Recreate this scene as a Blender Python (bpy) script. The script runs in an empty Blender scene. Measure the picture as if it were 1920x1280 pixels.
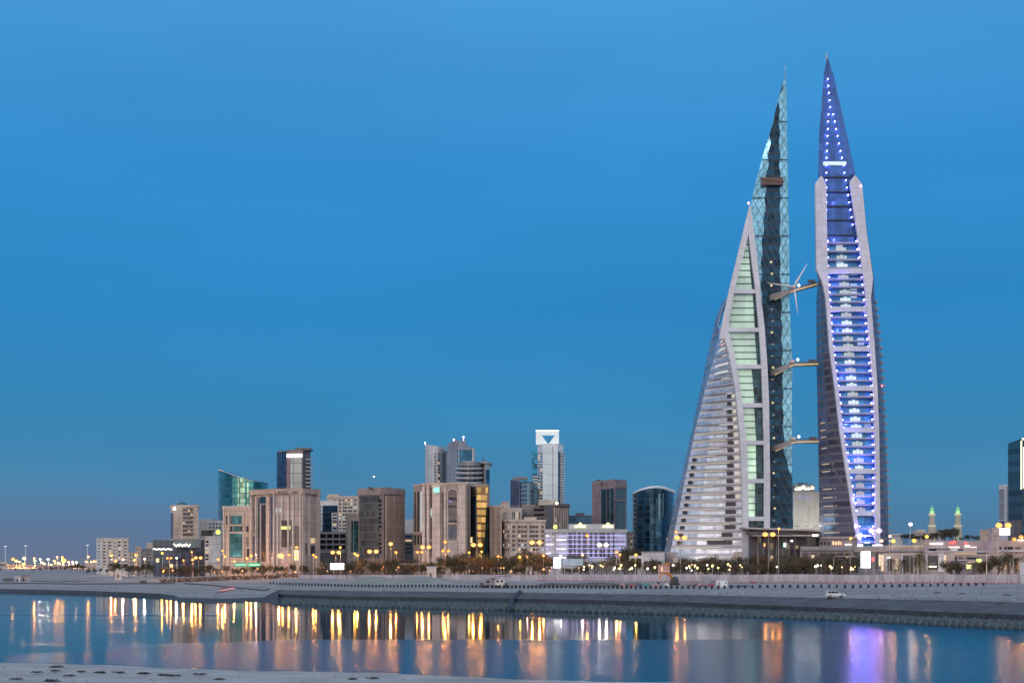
import bpy, math, random
from mathutils import Vector
random.seed(7)
S = bpy.context.scene
COL = S.collection
F, H, HY = 2700.0, 14.0, 1045.0

# ---------------------------------------------------------------- camera
cam_d = bpy.data.cameras.new("camera"); cam = bpy.data.objects.new("camera", cam_d); COL.objects.link(cam)
cam.location = (0, 0, H); cam.rotation_euler = (math.radians(90), 0, 0)
cam_d.sensor_width = 36; cam_d.lens = 36 * F / 1920; cam_d.shift_y = (HY - 640) / 1920
cam_d.clip_start = 1; cam_d.clip_end = 40000
S.camera = cam

# ---------------------------------------------------------------- world: dusk sky, warm afterglow behind the camera
def lin(r, g, b):
    f = lambda c: ((c / 255 + .055) / 1.055) ** 2.4 if c > 10 else c / 255 / 12.92
    return (f(r), f(g), f(b), 1)
W = bpy.data.worlds.new("World"); S.world = W; W.use_nodes = True
nt = W.node_tree; nt.nodes.clear()
class G:
    """tiny node helper"""
    def __init__(s, t): s.t = t
    def n(s, k, **kw):
        o = s.t.nodes.new(k)
        for a, v in kw.items(): setattr(o, a, v)
        return o
    def l(s, a, b): s.t.links.new(a, b)
    def m(s, op, a, b=None, c=None):
        o = s.n('ShaderNodeMath', operation=op)
        for i, v in enumerate((a, b, c)):
            if v is None: continue
            if isinstance(v, (int, float)): o.inputs[i].default_value = v
            else: s.l(v, o.inputs[i])
        return o.outputs[0]
    def mix(s, f, a, b, mode='MIX'):
        o = s.n('ShaderNodeMix', data_type='RGBA', blend_type=mode)
        for i, v in ((0, f), (6, a), (7, b)):
            if isinstance(v, (int, float)): o.inputs[i].default_value = v
            elif isinstance(v, tuple): o.inputs[i].default_value = v if len(v) == 4 else (*v, 1)
            else: s.l(v, o.inputs[i])
        return o.outputs[2]
    def ramp(s, f, stops, interp='LINEAR'):
        o = s.n('ShaderNodeValToRGB'); cr = o.color_ramp; cr.interpolation = interp
        while len(cr.elements) < len(stops): cr.elements.new(.5)
        for e, (p, c) in zip(cr.elements, stops): e.position = p; e.color = c if len(c) == 4 else (*c, 1)
        s.l(f, o.inputs[0]); return o.outputs[0]
    def sstep(s, v, a, b):
        o = s.n('ShaderNodeMapRange', interpolation_type='SMOOTHSTEP'); s.l(v, o.inputs[0])
        o.inputs[1].default_value = a; o.inputs[2].default_value = b; return o.outputs[0]
g = G(nt)
tc = g.n('ShaderNodeTexCoord'); sp = g.n('ShaderNodeSeparateXYZ'); g.l(tc.outputs['Generated'], sp.inputs[0])
el = g.m('MAXIMUM', sp.outputs[2], 0)
front = g.ramp(el, [(0, lin(92, 116, 146)), (.018, lin(80, 122, 158)), (.05, lin(72, 134, 174)), (.1, lin(57, 135, 184)),
                    (.17, lin(46, 135, 196)), (.26, lin(54, 142, 207)), (.36, lin(72, 154, 216)), (.6, (.30, .45, .70)), (1, (.42, .50, .66))])
back = g.ramp(el, [(0, (1.45, 1.02, .88)), (.08, (1.4, 1.15, 1.08)), (.22, (1.08, 1.08, 1.15)), (.5, (.70, .82, 1.02)), (1, (.42, .50, .66))])
fb = g.sstep(sp.outputs[1], .25, -.45)
col = g.mix(fb, front, back)
# soft mottling of thin high cloud, and a faint rosy tint low on the left
mp = g.n('ShaderNodeMapping'); mp.inputs['Scale'].default_value = (2, 2, 9); g.l(tc.outputs['Generated'], mp.inputs[0])
nz = g.n('ShaderNodeTexNoise'); nz.inputs['Scale'].default_value = 1.6; nz.inputs['Detail'].default_value = 4; g.l(mp.outputs[0], nz.inputs[0])
fac = g.m('MULTIPLY_ADD', nz.outputs[0], .26, .865)
vm = g.n('ShaderNodeVectorMath', operation='SCALE'); g.l(col, vm.inputs[0]); g.l(fac, vm.inputs['Scale'])
rosy = g.m('MULTIPLY', g.sstep(sp.outputs[0], .1, -.35), g.sstep(el, .07, 0))
col2 = g.mix(g.m('MULTIPLY', rosy, .5), vm.outputs[0], lin(110, 116, 144))
bg = g.n('ShaderNodeBackground'); g.l(col2, bg.inputs[0]); bg.inputs[1].default_value = 1.0
wo = g.n('ShaderNodeOutputWorld'); g.l(bg.outputs[0], wo.inputs[0])
# low, very soft western afterglow as the sun lamp
sl = bpy.data.lights.new("afterglow_sun", 'SUN'); sl.energy = .8; sl.angle = math.radians(25); sl.color = (1, .84, .76)
so = bpy.data.objects.new("afterglow_sun", sl); COL.objects.link(so)
so.rotation_euler = Vector((.55, 1, -.42)).to_track_quat('-Z', 'Y').to_euler()

S.view_settings.view_transform = 'Standard'; S.view_settings.look = 'None'; S.view_settings.exposure = 0; S.view_settings.gamma = 1
S.cycles.use_denoising = True; S.cycles.max_bounces = 6; S.cycles.diffuse_bounces = 2; S.cycles.glossy_bounces = 3
S.cycles.sample_clamp_indirect = 25; S.cycles.caustics_reflective = False; S.cycles.caustics_refractive = False

# ---------------------------------------------------------------- pixels to metres
def wx(px, Y): return (px - 960) / F * Y
def wz(py, Y): return H + (HY - py) / F * Y
def pyz(z, Y): return HY - (z - H) * F / Y
def ip(pts, t):
    if t <= pts[0][0]: return pts[0][1]
    for (a, va), (b, vb) in zip(pts, pts[1:]):
        if t <= b: return va + (vb - va) * (t - a) / (b - a)
    return pts[-1][1]
def sm(a, b, x):
    t = max(0, min(1, (x - a) / (b - a))); return t * t * (3 - 2 * t)

# ---------------------------------------------------------------- materials
MC = {}
def newmat(k):
    m = bpy.data.materials.new(k); m.use_nodes = True; t = m.node_tree; t.nodes.clear()
    gg = G(t); p = gg.n('ShaderNodeBsdfPrincipled'); o = gg.n('ShaderNodeOutputMaterial'); gg.l(p.outputs[0], o.inputs[0])
    geo = gg.n('ShaderNodeNewGeometry'); MC[k] = m
    return m, gg, p, geo
def M(k, c=None, rough=.75, metal=0, var=.16, scale=.25, zs=.35, bump=0, bscale=3, joint=0):
    """plain weathered surface: colour broken up by two scales of noise, streaked in z"""
    if k in MC: return MC[k]
    m, gg, p, geo = newmat(k)
    mp = gg.n('ShaderNodeMapping'); mp.inputs['Scale'].default_value = (scale, scale, scale * zs); gg.l(geo.outputs['Position'], mp.inputs[0])
    n1 = gg.n('ShaderNodeTexNoise'); n1.inputs['Scale'].default_value = 1; n1.inputs['Detail'].default_value = 6; n1.inputs['Roughness'].default_value = .65
    gg.l(mp.outputs[0], n1.inputs[0])
    f = gg.sstep(n1.outputs[0], .3, .7)
    a = tuple(x * (1 - var) for x in c); b = tuple(min(1, x * (1 + var)) for x in c)
    cc = gg.mix(f, a, b)
    if joint:   # stone courses and panel joints
        s = gg.n('ShaderNodeSeparateXYZ'); gg.l(geo.outputs['Position'], s.inputs[0])
        h1 = gg.m('LESS_THAN', gg.m('FRACT', gg.m('DIVIDE', s.outputs[2], 3.6)), .09); u = gg.m('FLOOR', gg.m('DIVIDE', s.outputs[0], 2.7)); v1 = gg.m('LESS_THAN', gg.m('FRACT', gg.m('DIVIDE', s.outputs[0], 2.7)), .07)
        cb = gg.n('ShaderNodeCombineXYZ'); gg.l(u, cb.inputs[0]); gg.l(gg.m('FLOOR', gg.m('DIVIDE', s.outputs[2], 3.6)), cb.inputs[1]); wn = gg.n('ShaderNodeTexWhiteNoise', noise_dimensions='2D'); gg.l(cb.outputs[0], wn.inputs[0])
        k = gg.m('SUBTRACT', gg.m('MULTIPLY_ADD', wn.outputs[0], .14, .93), gg.m('MULTIPLY', gg.m('MAXIMUM', h1, v1), .28 * joint))
        vs = gg.n('ShaderNodeVectorMath', operation='SCALE'); gg.l(cc, vs.inputs[0]); gg.l(k, vs.inputs['Scale']); cc = vs.outputs[0]
    gg.l(cc, p.inputs['Base Color'])
    p.inputs['Roughness'].default_value = rough; p.inputs['Metallic'].default_value = metal
    if bump:
        n2 = gg.n('ShaderNodeTexNoise'); n2.inputs['Scale'].default_value = bscale; n2.inputs['Detail'].default_value = 5; gg.l(geo.outputs['Position'], n2.inputs[0])
        bp = gg.n('ShaderNodeBump'); bp.inputs['Strength'].default_value = bump; bp.inputs['Distance'].default_value = .3
        gg.l(n2.outputs[0], bp.inputs['Height']); gg.l(bp.outputs[0], p.inputs['Normal'])
    return m
def E(k, c=None, s=1.0, base=(.2, .2, .2)):
    """something that gives off light, or a surface glowing in place of light falling on it"""
    if k in MC: return MC[k]
    m, gg, p, geo = newmat(k)
    p.inputs['Base Color'].default_value = (*base, 1); p.inputs['Emission Color'].default_value = (*c, 1); p.inputs['Emission Strength'].default_value = s
    return m
def P(k, c=None, fh=3.7, pw=3.0, mull=(.25, .25, .26), mw=.09, sp=.22, metal=.75, rough=.12, lit=0, lc=(1, .75, .4), ls=1.2, ang=0, var=.5, cluster=0):
    """curtain wall: panes between mullions and spandrels, each pane its own tint, a few of them lit inside"""
    if k in MC: return MC[k]
    m, gg, p, geo = newmat(k)
    s = gg.n('ShaderNodeSeparateXYZ'); gg.l(geo.outputs['Position'], s.inputs[0])
    u = gg.m('ADD', gg.m('MULTIPLY', s.outputs[0], math.cos(ang)), gg.m('MULTIPLY', s.outputs[1], math.sin(ang)))
    ud = gg.m('DIVIDE', u, pw); vd = gg.m('DIVIDE', s.outputs[2], fh)
    fu = gg.m('FRACT', ud); fv = gg.m('FRACT', vd)
    mu = gg.m('MAXIMUM', gg.m('LESS_THAN', fu, mw), gg.m('LESS_THAN', fv, sp))
    cb = gg.n('ShaderNodeCombineXYZ'); gg.l(gg.m('FLOOR', ud), cb.inputs[0]); gg.l(gg.m('FLOOR', vd), cb.inputs[1])
    wn = gg.n('ShaderNodeTexWhiteNoise', noise_dimensions='2D'); gg.l(cb.outputs[0], wn.inputs[0])
    a = tuple(x * (1 - var) for x in c); b = tuple(min(1, x * (1 + var)) for x in c)
    gc = gg.mix(wn.outputs[0], a, b)
    gg.l(gg.mix(mu, gc, mull), p.inputs['Base Color'])
    nm = gg.m('SUBTRACT', 1, mu)
    gg.l(gg.m('MULTIPLY', nm, metal), p.inputs['Metallic'])
    gg.l(gg.m('MULTIPLY_ADD', mu, .5 - rough, rough), p.inputs['Roughness'])
    # slightly wavy panes
    n2 = gg.n('ShaderNodeTexNoise'); n2.inputs['Scale'].default_value = .35; n2.inputs['Detail'].default_value = 2; gg.l(geo.outputs['Position'], n2.inputs[0])
    bp = gg.n('ShaderNodeBump'); bp.inputs['Strength'].default_value = .25; bp.inputs['Distance'].default_value = .12
    gg.l(gg.m('ADD', n2.outputs[0], gg.m('MULTIPLY', wn.outputs[0], .15)), bp.inputs['Height']); gg.l(bp.outputs[0], p.inputs['Normal'])
    if lit:
        sc = gg.n('ShaderNodeSeparateColor'); gg.l(wn.outputs[1], sc.inputs[0])
        t = sc.outputs[1]
        if cluster:
            n3 = gg.n('ShaderNodeTexNoise'); n3.inputs['Scale'].default_value = .12; gg.l(cb.outputs[0], n3.inputs[0]); n3.inputs['Scale'].default_value = .35
            t = gg.m('ADD', gg.m('MULTIPLY', sc.outputs[1], .5), gg.m('MULTIPLY', n3.outputs[0], .6))
        on = gg.m('MULTIPLY', gg.m('GREATER_THAN', t, 1 - lit), nm)
        p.inputs['Emission Color'].default_value = (*lc, 1)
        gg.l(gg.m('MULTIPLY', on, gg.m('MULTIPLY_ADD', sc.outputs[2], ls, ls * .3)), p.inputs['Emission Strength'])
    return m

# ---------------------------------------------------------------- mesh helpers
class MB:
    def __init__(s): s.v = []; s.f = []
    def q(s, *p):
        n = len(s.v); s.v += [tuple(x) for x in p]; s.f.append(tuple(range(n, n + len(p))))
    def box(s, x0, x1, y0, y1, z0, z1):
        n = len(s.v); s.v += [(x, y, z) for z in (z0, z1) for x, y in ((x0, y0), (x1, y0), (x1, y1), (x0, y1))]
        s.f += [tuple(n + i for i in q) for q in ((0, 3, 2, 1), (4, 5, 6, 7), (0, 1, 5, 4), (1, 2, 6, 5), (2, 3, 7, 6), (3, 0, 4, 7))]
    def hexa(s, b, t):
        """closed prism between two equal rings"""
        n = len(s.v); k = len(b); s.v += [tuple(p) for p in b] + [tuple(p) for p in t]
        s.f.append(tuple(n + i for i in reversed(range(k)))); s.f.append(tuple(n + k + i for i in range(k)))
        for i in range(k): j = (i + 1) % k; s.f.append((n + i, n + j, n + k + j, n + k + i))
    def prism(s, ring, z0, z1): s.hexa([(x, y, z0) for x, y in ring], [(x, y, z1) for x, y in ring])
    def loft(s, rings, cap=True):
        n = len(s.v); k = len(rings[0])
        for r in rings: s.v += [tuple(p) for p in r]
        for j in range(len(rings) - 1):
            for i in range(k):
                a = n + j * k + i; b = n + j * k + (i + 1) % k; s.f.append((a, b, b + k, a + k))
        if cap: s.f.append(tuple(n + i for i in reversed(range(k)))); s.f.append(tuple(n + (len(rings) - 1) * k + i for i in range(k)))
    def tube(s, pts, r, k=6):
        pts = [Vector(p) for p in pts]; rs = r if isinstance(r, (list, tuple)) else [r] * len(pts); rings = []
        for i, p in enumerate(pts):
            d = (pts[min(i + 1, len(pts) - 1)] - pts[max(i - 1, 0)]).normalized()
            a = d.orthogonal().normalized() if abs(d.z) > .9 else d.cross(Vector((0, 0, 1))).normalized()
            b = d.cross(a); rings.append([p + (a * math.cos(t) + b * math.sin(t)) * rs[i] for t in (6.2832 * j / k for j in range(k))])
        s.loft(rings)
    def ball(s, c, r, n=8, m=5, sz=1):
        rings = []
        for j in range(m + 1):
            ph = math.pi * (j / m - .5); ph = max(-1.5, min(1.5, ph))
            rings.append([(c[0] + r * math.cos(ph) * math.cos(6.2832 * i / n), c[1] + r * math.cos(ph) * math.sin(6.2832 * i / n), c[2] + r * sz * math.sin(ph)) for i in range(n)])
        s.loft(rings)
    def mesh(s, name, mat, off=(0, 0, 0), smooth=False):
        me = bpy.data.meshes.new(name)
        me.from_pydata([(x - off[0], y - off[1], z - off[2]) for x, y, z in s.v], [], s.f)
        if mat: me.materials.append(mat)
        if smooth: me.polygons.foreach_set('use_smooth', [True] * len(me.polygons))
        me.update(); return me
    def build(s, name, mat, parent=None, smooth=False, label=None, at=None):
        off = (0, 0, 0)
        if parent is not None:
            r = parent
            while r.parent: r = r.parent
            off = r.location
        elif at: off = at
        o = bpy.data.objects.new(name, s.mesh(name, mat, off, smooth)); COL.objects.link(o)
        if parent is not None: o.parent = parent
        elif at: o.location = at
        if label: o['label'] = label
        return o
def thing(name, label, cat, loc, group=None):
    o = bpy.data.objects.new(name, None); COL.objects.link(o); o.location = loc; o.empty_display_size = .5
    return tag(o, label, cat, group)
def tag(o, label, cat, group=None, kind=None):
    o['label'] = label; o['category'] = cat
    if group: o['group'] = group
    if kind: o['kind'] = kind
    return o
def struct(o): o['kind'] = 'structure'; return o
def stuff(o): o['kind'] = 'stuff'; return o
def copy_tree(o, parent=None):
    c = o.copy(); COL.objects.link(c); c.parent = parent
    for ch in o.children: copy_tree(ch, c)
    return c
ONES = 'zeroth first second third fourth fifth sixth seventh eighth ninth tenth eleventh twelfth thirteenth fourteenth fifteenth sixteenth seventeenth eighteenth nineteenth'.split()
def nth(n):
    if n < 20: return ONES[n]
    return f"{n}{'th' if n % 100 in (11, 12, 13) else {1: 'st', 2: 'nd', 3: 'rd'}.get(n % 10, 'th')}"
MARKS = [(-400, 'street lit far left shore'), (120, 'dark clump at far left'), (170, 'low white hotel'), (243, 'small beige blocks'), (286, 'dark office block with roof lights'),
         (372, 'white slab wall'), (415, 'teal-centred beige building'), (470, 'tall lilac-beige block'), (598, 'stepped car park'), (650, 'teal-striped grey building'), (672, 'brown corner tower'),
         (758, 'gap beside the brown tower'), (775, 'arched beige building'), (868, 'golden glass building'), (920, 'tan slab building'), (942, 'beige grid-windowed hotel'), (1022, 'violet-lit low building'),
         (1100, 'violet-lit right wing'), (1177, 'dark oval glass tower'), (1245, 'silver sail facade'), (1400, 'dark mall canopy'), (1487, 'Arabic-signed building'), (1540, 'blue-lit sail tower'),
         (1612, 'tall white billboard'), (1660, 'mall entrance wall'), (1738, 'black shop front'), (1775, 'mall car park'), (1860, 'mall end tower'), (1885, 'right-hand mall wing')]
def mark(px):
    r = MARKS[0][1]
    for a, n in MARKS:
        if px >= a: r = n
    return r
CNT = {}
def where(kind, px):
    """unique place phrase; call in left-to-right order"""
    k = (kind, mark(px)); CNT[k] = CNT.get(k, 0) + 1
    return f"{nth(CNT[k])} from left before the {mark(px)}"
# ---------------------------------------------------------------- setting: water, shores, ground
EDGE = [(-900, (1082, 1.2)), (-400, (1095, 1.2)), (0, (1103.3, 1.2)), (167, (1106.7, 1.2)), (300, (1112, 1.2)), (326, (1115, 1.1)), (338, (1120, .9)), (420, (1121.5, .9)), (495, (1119, .8)), (508, (1112, 1.8)),
        (522, (1105.3, 3.2)), (640, (1107, 3.5)), (960, (1110, 3.8)), (1280, (1114.5, 4.0)), (1600, (1121, 4.3)), (1920, (1128, 4.5)), (2300, (1137, 4.6)), (2900, (1152, 4.6))]
WL = [(-900, 1084), (-400, 1100), (0, 1110.7), (167, 1114.3), (300, 1120), (322, 1125), (335, 1131), (378, 1134), (430, 1131.5), (500, 1129), (522, 1134), (640, 1138.5), (960, 1146.5), (1280, 1155), (1600, 1167), (1920, 1184), (2300, 1210), (2900, 1255)]
MID = [(500, 1112), (640, 1117), (960, 1121), (1280, 1128), (1600, 1140), (1920, 1152), (2300, 1168), (2900, 1192)]
def edge(px):
    py = ip([(a, b[0]) for a, b in EDGE], px); z = ip([(a, b[1]) for a, b in EDGE], px)
    return (H - z) * F / (py - HY), z
def wline(px): return (H + .3) * F / (ip(WL, px) - HY)
def zg(px, Y):
    ye, ze = edge(px)
    zr = 4.2 + .0 * px
    zl = 1.25 + 1.3 * sm(680, 860, Y)
    far = zl + (zr - zl) * max(sm(490, 530, px), sm(260, 560, px) * sm(600, 770, Y))
    n = .12 * math.sin(px * .031 + Y * .05) * math.sin(Y * .043)
    return ze + (far - ze) * sm(ye, ye + 120, Y) + n * sm(ye, ye + 30, Y)
PXS = list(range(-900, 2901, 20)) + [326, 332, 338, 492, 498, 504, 508, 512, 516, 522, 528]
PXS = sorted(set(PXS))
sand = M('reclaimed_sand', (.26, .27, .275), .95, var=.22, scale=.035, zs=1, bump=.7, bscale=.5)
gg = G(sand.node_tree); p = [n_ for n_ in sand.node_tree.nodes if n_.type == 'BSDF_PRINCIPLED'][0]; ge = gg.n('ShaderNodeNewGeometry'); base_c = p.inputs['Base Color'].links[0].from_socket
def nz_(sc, lo, hi, det=5):
    mp_ = gg.n('ShaderNodeMapping'); mp_.inputs['Scale'].default_value = sc; gg.l(ge.outputs['Position'], mp_.inputs[0]); t_ = gg.n('ShaderNodeTexNoise'); t_.inputs['Scale'].default_value = 1; t_.inputs['Detail'].default_value = det; t_.inputs['Distortion'].default_value = .6; gg.l(mp_.outputs[0], t_.inputs[0]); return gg.sstep(t_.outputs[0], lo, hi)
c1_ = gg.mix(gg.m('MULTIPLY', nz_((.02, .12, 1), .52, .62), .55), base_c, (.20, .185, .17))       # damp, darker tracts
c2_ = gg.mix(gg.m('MULTIPLY', nz_((.012, .5, 1), .56, .60, 3), .5), c1_, (.17, .155, .145))          # wheel tracks along the quay
c3_ = gg.mix(gg.m('MULTIPLY', nz_((.5, .5, 1), .62, .70), .6), c2_, (.12, .11, .11))                 # scattered dirt
c4_ = gg.mix(gg.m('MULTIPLY', nz_((.03, .09, 2), .60, .66), .5), c3_, (.40, .41, .415)); gg.l(c4_, p.inputs['Base Color'])
YS = [0, 3, 8, 14, 22, 32, 45, 60, 80, 100, 125, 150, 180, 210, 250, 300, 370, 460, 600, 900, 1500, 3000, 6000, 14000]
mb = MB()
for px in PXS:
    ye, ze = edge(px)
    for d in YS:
        Y = ye + d; mb.v.append((wx(px, Y), Y, zg(px, Y)))
n = len(YS)
for i in range(len(PXS) - 1):
    for j in range(n - 1):
        a = i * n + j; mb.f.append((a, a + n, a + n + 1, a + 1))
struct(mb.build('reclaimed_ground', sand, smooth=True))
# muddy bank below the sand on the left and stone slope of the quay on the right
bank = MB(); slope = MB(); toe = MB(); toes = []
for tgt, lo, hi in ((bank, -900, 522), (slope, 508, 2900)):
    pxs = [p for p in PXS if lo <= p <= hi]; rows = []
    for px in pxs:
        ye, ze = edge(px); yw = wline(px); xr = lambda Y: wx(px, Y)
        if tgt is bank: pts = [(ye, ze), (ye - (ye - yw) * .35, ze * .72), (yw, -.3)]
        else:
            zm = min(2.5, ze * .68); ym = (H - zm) * F / (ip(MID, px) - HY); ym = min(max(ym, yw + 3), ye - 1)
            yw = min(yw, ym - 2)
            toes.append([(xr(Y), Y, z) for Y, z in ((ym, zm), (ym - .6, zm - .9), ((ym + yw) / 2 - .2, .7), (yw, -.3))])
            pts = [(ye, ze), (ye - .6, ze - .35), ((ye + ym) / 2, (ze + zm) / 2), (ym, zm)]
        rows.append([(xr(Y), Y, z) for Y, z in pts])
    k = len(rows[0])
    for r in rows: tgt.v += r
    for i in range(len(rows) - 1):
        for j in range(k - 1):
            a = i * k + j; tgt.f.append((a, a + 1, a + k + 1, a + k))
for r in toes: toe.v += r
for i in range(len(toes) - 1):
    for j in range(3): a = i * 4 + j; toe.f.append((a, a + 1, a + 5, a + 4))
struct(toe.build('quay_toe', M('wet_dark_rock', (.022, .03, .036), .8, var=.4, scale=.4, zs=1, bump=.9, bscale=1.4)))
struct(bank.build('mud_bank', M('wet_mud', (.035, .038, .042), .7, var=.35, scale=.3, zs=1, bump=.8, bscale=1.2), smooth=True))
struct(slope.build('quay_slope', M('quay_stone', (.075, .083, .092), .85, var=.35, scale=.25, zs=1, bump=.8, bscale=1.1)))
# foreground beach
BW = [(-2500, 1180), (-900, 1212), (0, 1243), (300, 1252), (640, 1262), (1000, 1274), (1300, 1285), (1600, 1296), (1920, 1308), (2400, 1330), (3500, 1390)]
bm = MB(); bpx = list(range(-2500, 3501, 50)); bd = [-14, 0, 3, 7, 12, 20, 30, 45, 65, 95, 140, 190, 260]
for px in bpx:
    yw = H * F / (ip(BW, px) - HY); yw += 1.2 * math.sin(px * .011) + .6 * math.sin(px * .037); x0 = wx(px, yw)
    for d in bd:
        z = -.5 if d < 0 else .05 + d * .012 + .1 * math.sin(x0 * .13 + d * .3) * sm(0, 12, d) + .07 * math.sin(d * .8 + x0 * .31) * sm(0, 8, d)
        bm.v.append((x0, yw - d, z))
n = len(bd)
for i in range(len(bpx) - 1):
    for j in range(n - 1):
        a = i * n + j; bm.f.append((a, a + 1, a + n + 1, a + n))
struct(bm.build('beach', M('beach_sand', (.36, .36, .35), .9, var=.2, scale=.12, zs=1, bump=.6, bscale=1.5), smooth=True))
# water: mirror-calm by the far shore, ruffled nearer by
m, gg, p, geo = newmat('sea_water')
s = gg.n('ShaderNodeSeparateXYZ'); gg.l(geo.outputs['Position'], s.inputs[0])
nz = gg.n('ShaderNodeTexNoise'); nz.inputs['Scale'].default_value = .02; nz.inputs['Detail'].default_value = 3; gg.l(geo.outputs['Position'], nz.inputs[0])
yb = gg.m('ADD', 246, gg.m('MULTIPLY', gg.m('MINIMUM', gg.m('ADD', s.outputs[0], 40), 0), 1.25))
dlt = gg.m('ADD', gg.m('SUBTRACT', s.outputs[1], yb), gg.m('MULTIPLY_ADD', nz.outputs[0], 16, -8))
calm = gg.m('MULTIPLY', gg.sstep(dlt, -1.5, 2.5), gg.sstep(s.outputs[0], 70, 22))
mpw = gg.n('ShaderNodeMapping'); mpw.inputs['Scale'].default_value = (.006, .09, 1); gg.l(geo.outputs['Position'], mpw.inputs[0])
nb = gg.n('ShaderNodeTexNoise'); nb.inputs['Scale'].default_value = 1; nb.inputs['Detail'].default_value = 2; gg.l(mpw.outputs[0], nb.inputs[0])
band = gg.m('MULTIPLY', gg.sstep(nb.outputs[0], .60, .66), gg.sstep(s.outputs[0], -20, -70))
calm = gg.m('MULTIPLY', calm, gg.m('SUBTRACT', 1, gg.m('MULTIPLY', band, .8)))
gg.l(gg.m('ADD', gg.m('MULTIPLY_ADD', calm, -.125, .18), gg.m('MULTIPLY', gg.sstep(s.outputs[0], -50, -110), gg.m('MULTIPLY', calm, .02))), p.inputs['Roughness'])
p.inputs['Specular IOR Level'].default_value = .3
gg.l(gg.mix(calm, (.0002, .07, .14, 1), (.001, .04, .06, 1)), p.inputs['Base Color'])
p.inputs['IOR'].default_value = 1.11
mpr = gg.n('ShaderNodeMapping'); mpr.inputs['Scale'].default_value = (.5, 1.6, 1); gg.l(geo.outputs['Position'], mpr.inputs[0])
nr = gg.n('ShaderNodeTexNoise'); nr.inputs['Scale'].default_value = .8; nr.inputs['Detail'].default_value = 3; gg.l(mpr.outputs[0], nr.inputs[0])
bp = gg.n('ShaderNodeBump'); bp.inputs['Distance'].default_value = .03
gg.l(gg.m('MULTIPLY_ADD', calm, -.28, .32), bp.inputs['Strength']); gg.l(nr.outputs[0], bp.inputs['Height']); gg.l(bp.outputs[0], p.inputs['Normal'])
w = MB(); w.q((-9000, -300, 0), (9000, -300, 0), (9000, 1400, 0), (-9000, 1400, 0))
struct(w.build('water', m))

# ---------------------------------------------------------------- buildings
class Face:
    def __init__(s, A, B, z0, z1, out=-1):
        s.A = Vector(A); s.B = Vector(B); s.d = (s.B - s.A).normalized(); s.n = Vector((s.d.y, -s.d.x)); s.z0 = z0; s.z1 = z1
    def hit(s, px):
        k = (px - 960) / F; den = s.d.x - k * s.d.y
        t = (k * s.A.y - s.A.x) / den; return s.A + s.d * t
    def rect(s, mb, x0, x1, y0, y1, d=.15, d0=-.05, z=False):
        a = s.hit(x0); b = s.hit(x1); Y = (a.y + b.y) / 2
        za, zb = (y1, y0) if z else (wz(y1, Y), wz(y0, Y))
        za = max(za, s.z0); p = [a + s.n * d0, a + s.n * d, b + s.n * d, b + s.n * d0]
        mb.prism([(v.x, v.y) for v in p], za, zb)
class Bld:
    def __init__(s, name, label, pts, top, mat, depth=25, cat='building', z0=None, bevel=None, parts='wall'):
        """pts: visible corners left to right as (px, distance); top: pixel row of the roof at the first corner's distance, or a list per corner"""
        P2 = [(wx(a, Y), Y) for a, Y in pts]; c = sum(a for a, _ in pts) / len(pts); Ym = sum(Y for _, Y in pts) / len(pts)
        base = zg(c, Ym) - .3 if z0 is None else z0
        s.loc = (wx(c, Ym), Ym + 3, base); s.base = base
        s.root = thing(name, label, cat, s.loc)
        tops = [wz(t, Y) for t, (_, Y) in zip(top, pts)] if isinstance(top, (list, tuple)) else [wz(top, pts[0][1])] * len(pts)
        s.top = max(tops); s.ymax = max(Y for _, Y in pts)
        yb = s.ymax + depth
        ring = P2 + [(P2[-1][0] * (yb / P2[-1][1] if P2[-1][0] < 0 else 1), yb), (P2[0][0] * (yb / P2[0][1] if P2[0][0] > 0 else 1), yb)]
        tt = tops + [tops[-1], tops[0]]
        mb = MB(); mb.hexa([(x, y, base) for x, y in ring], [(x, y, z) for (x, y), z in zip(ring, tt)])
        s.wall = mb.build(parts, mat, s.root)
        s.faces = [Face(P2[i], P2[i + 1], base, max(tops[i], tops[i + 1])) for i in range(len(P2) - 1)]
        s.ring = ring; s.P2 = P2; s.nwin = 0
    def strips(s, name, mat, rects, fi=0, d=.25, d0=-.05, label=None, parent=None):
        """rects joined in one relief part"""
        mb = MB()
        for r in rects: s.faces[fi].rect(mb, *r, d=d, d0=d0)
        return mb.build(name, mat, parent or s.root, label=label)
    def each(s, name, mat, rects, fi=0, d=.12, d0=-.05, label=None):
        """one part per rectangle, the hundredth and later ones joined"""
        rest = []
        for r in rects:
            if s.nwin >= 98: rest.append(r); continue
            s.nwin += 1; s.strips(name, shade(mat), [r], fi, d, d0, label)
        if rest: stuff(s.strips(name, mat, rest, fi, d, d0))
    def parapet(s, mat, h=.9, out=.35, name='parapet', z=None):
        z = s.top if z is None else z; mb = MB()
        pts = s.ring; cx = sum(p[0] for p in pts) / len(pts); cy = sum(p[1] for p in pts) / len(pts)
        o = [(x + out * (1 if x > cx else -1), y + out * (1 if y > cy else -1)) for x, y in pts]
        mb.prism(o, z - h, z + .15); return mb.build(name, mat, s.root)
    def roofbox(s, px0, px1, top, mat, name='plant_room', dy=4, dep=10):
        Y = min(p[1] for p in s.P2) + dy; mb = MB()
        mb.box(wx(px0, Y), wx(px1, Y), Y, Y + dep, s.top - .3, wz(top, Y)); return mb.build(name, mat, s.root)
RW = random.Random(21)
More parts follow.
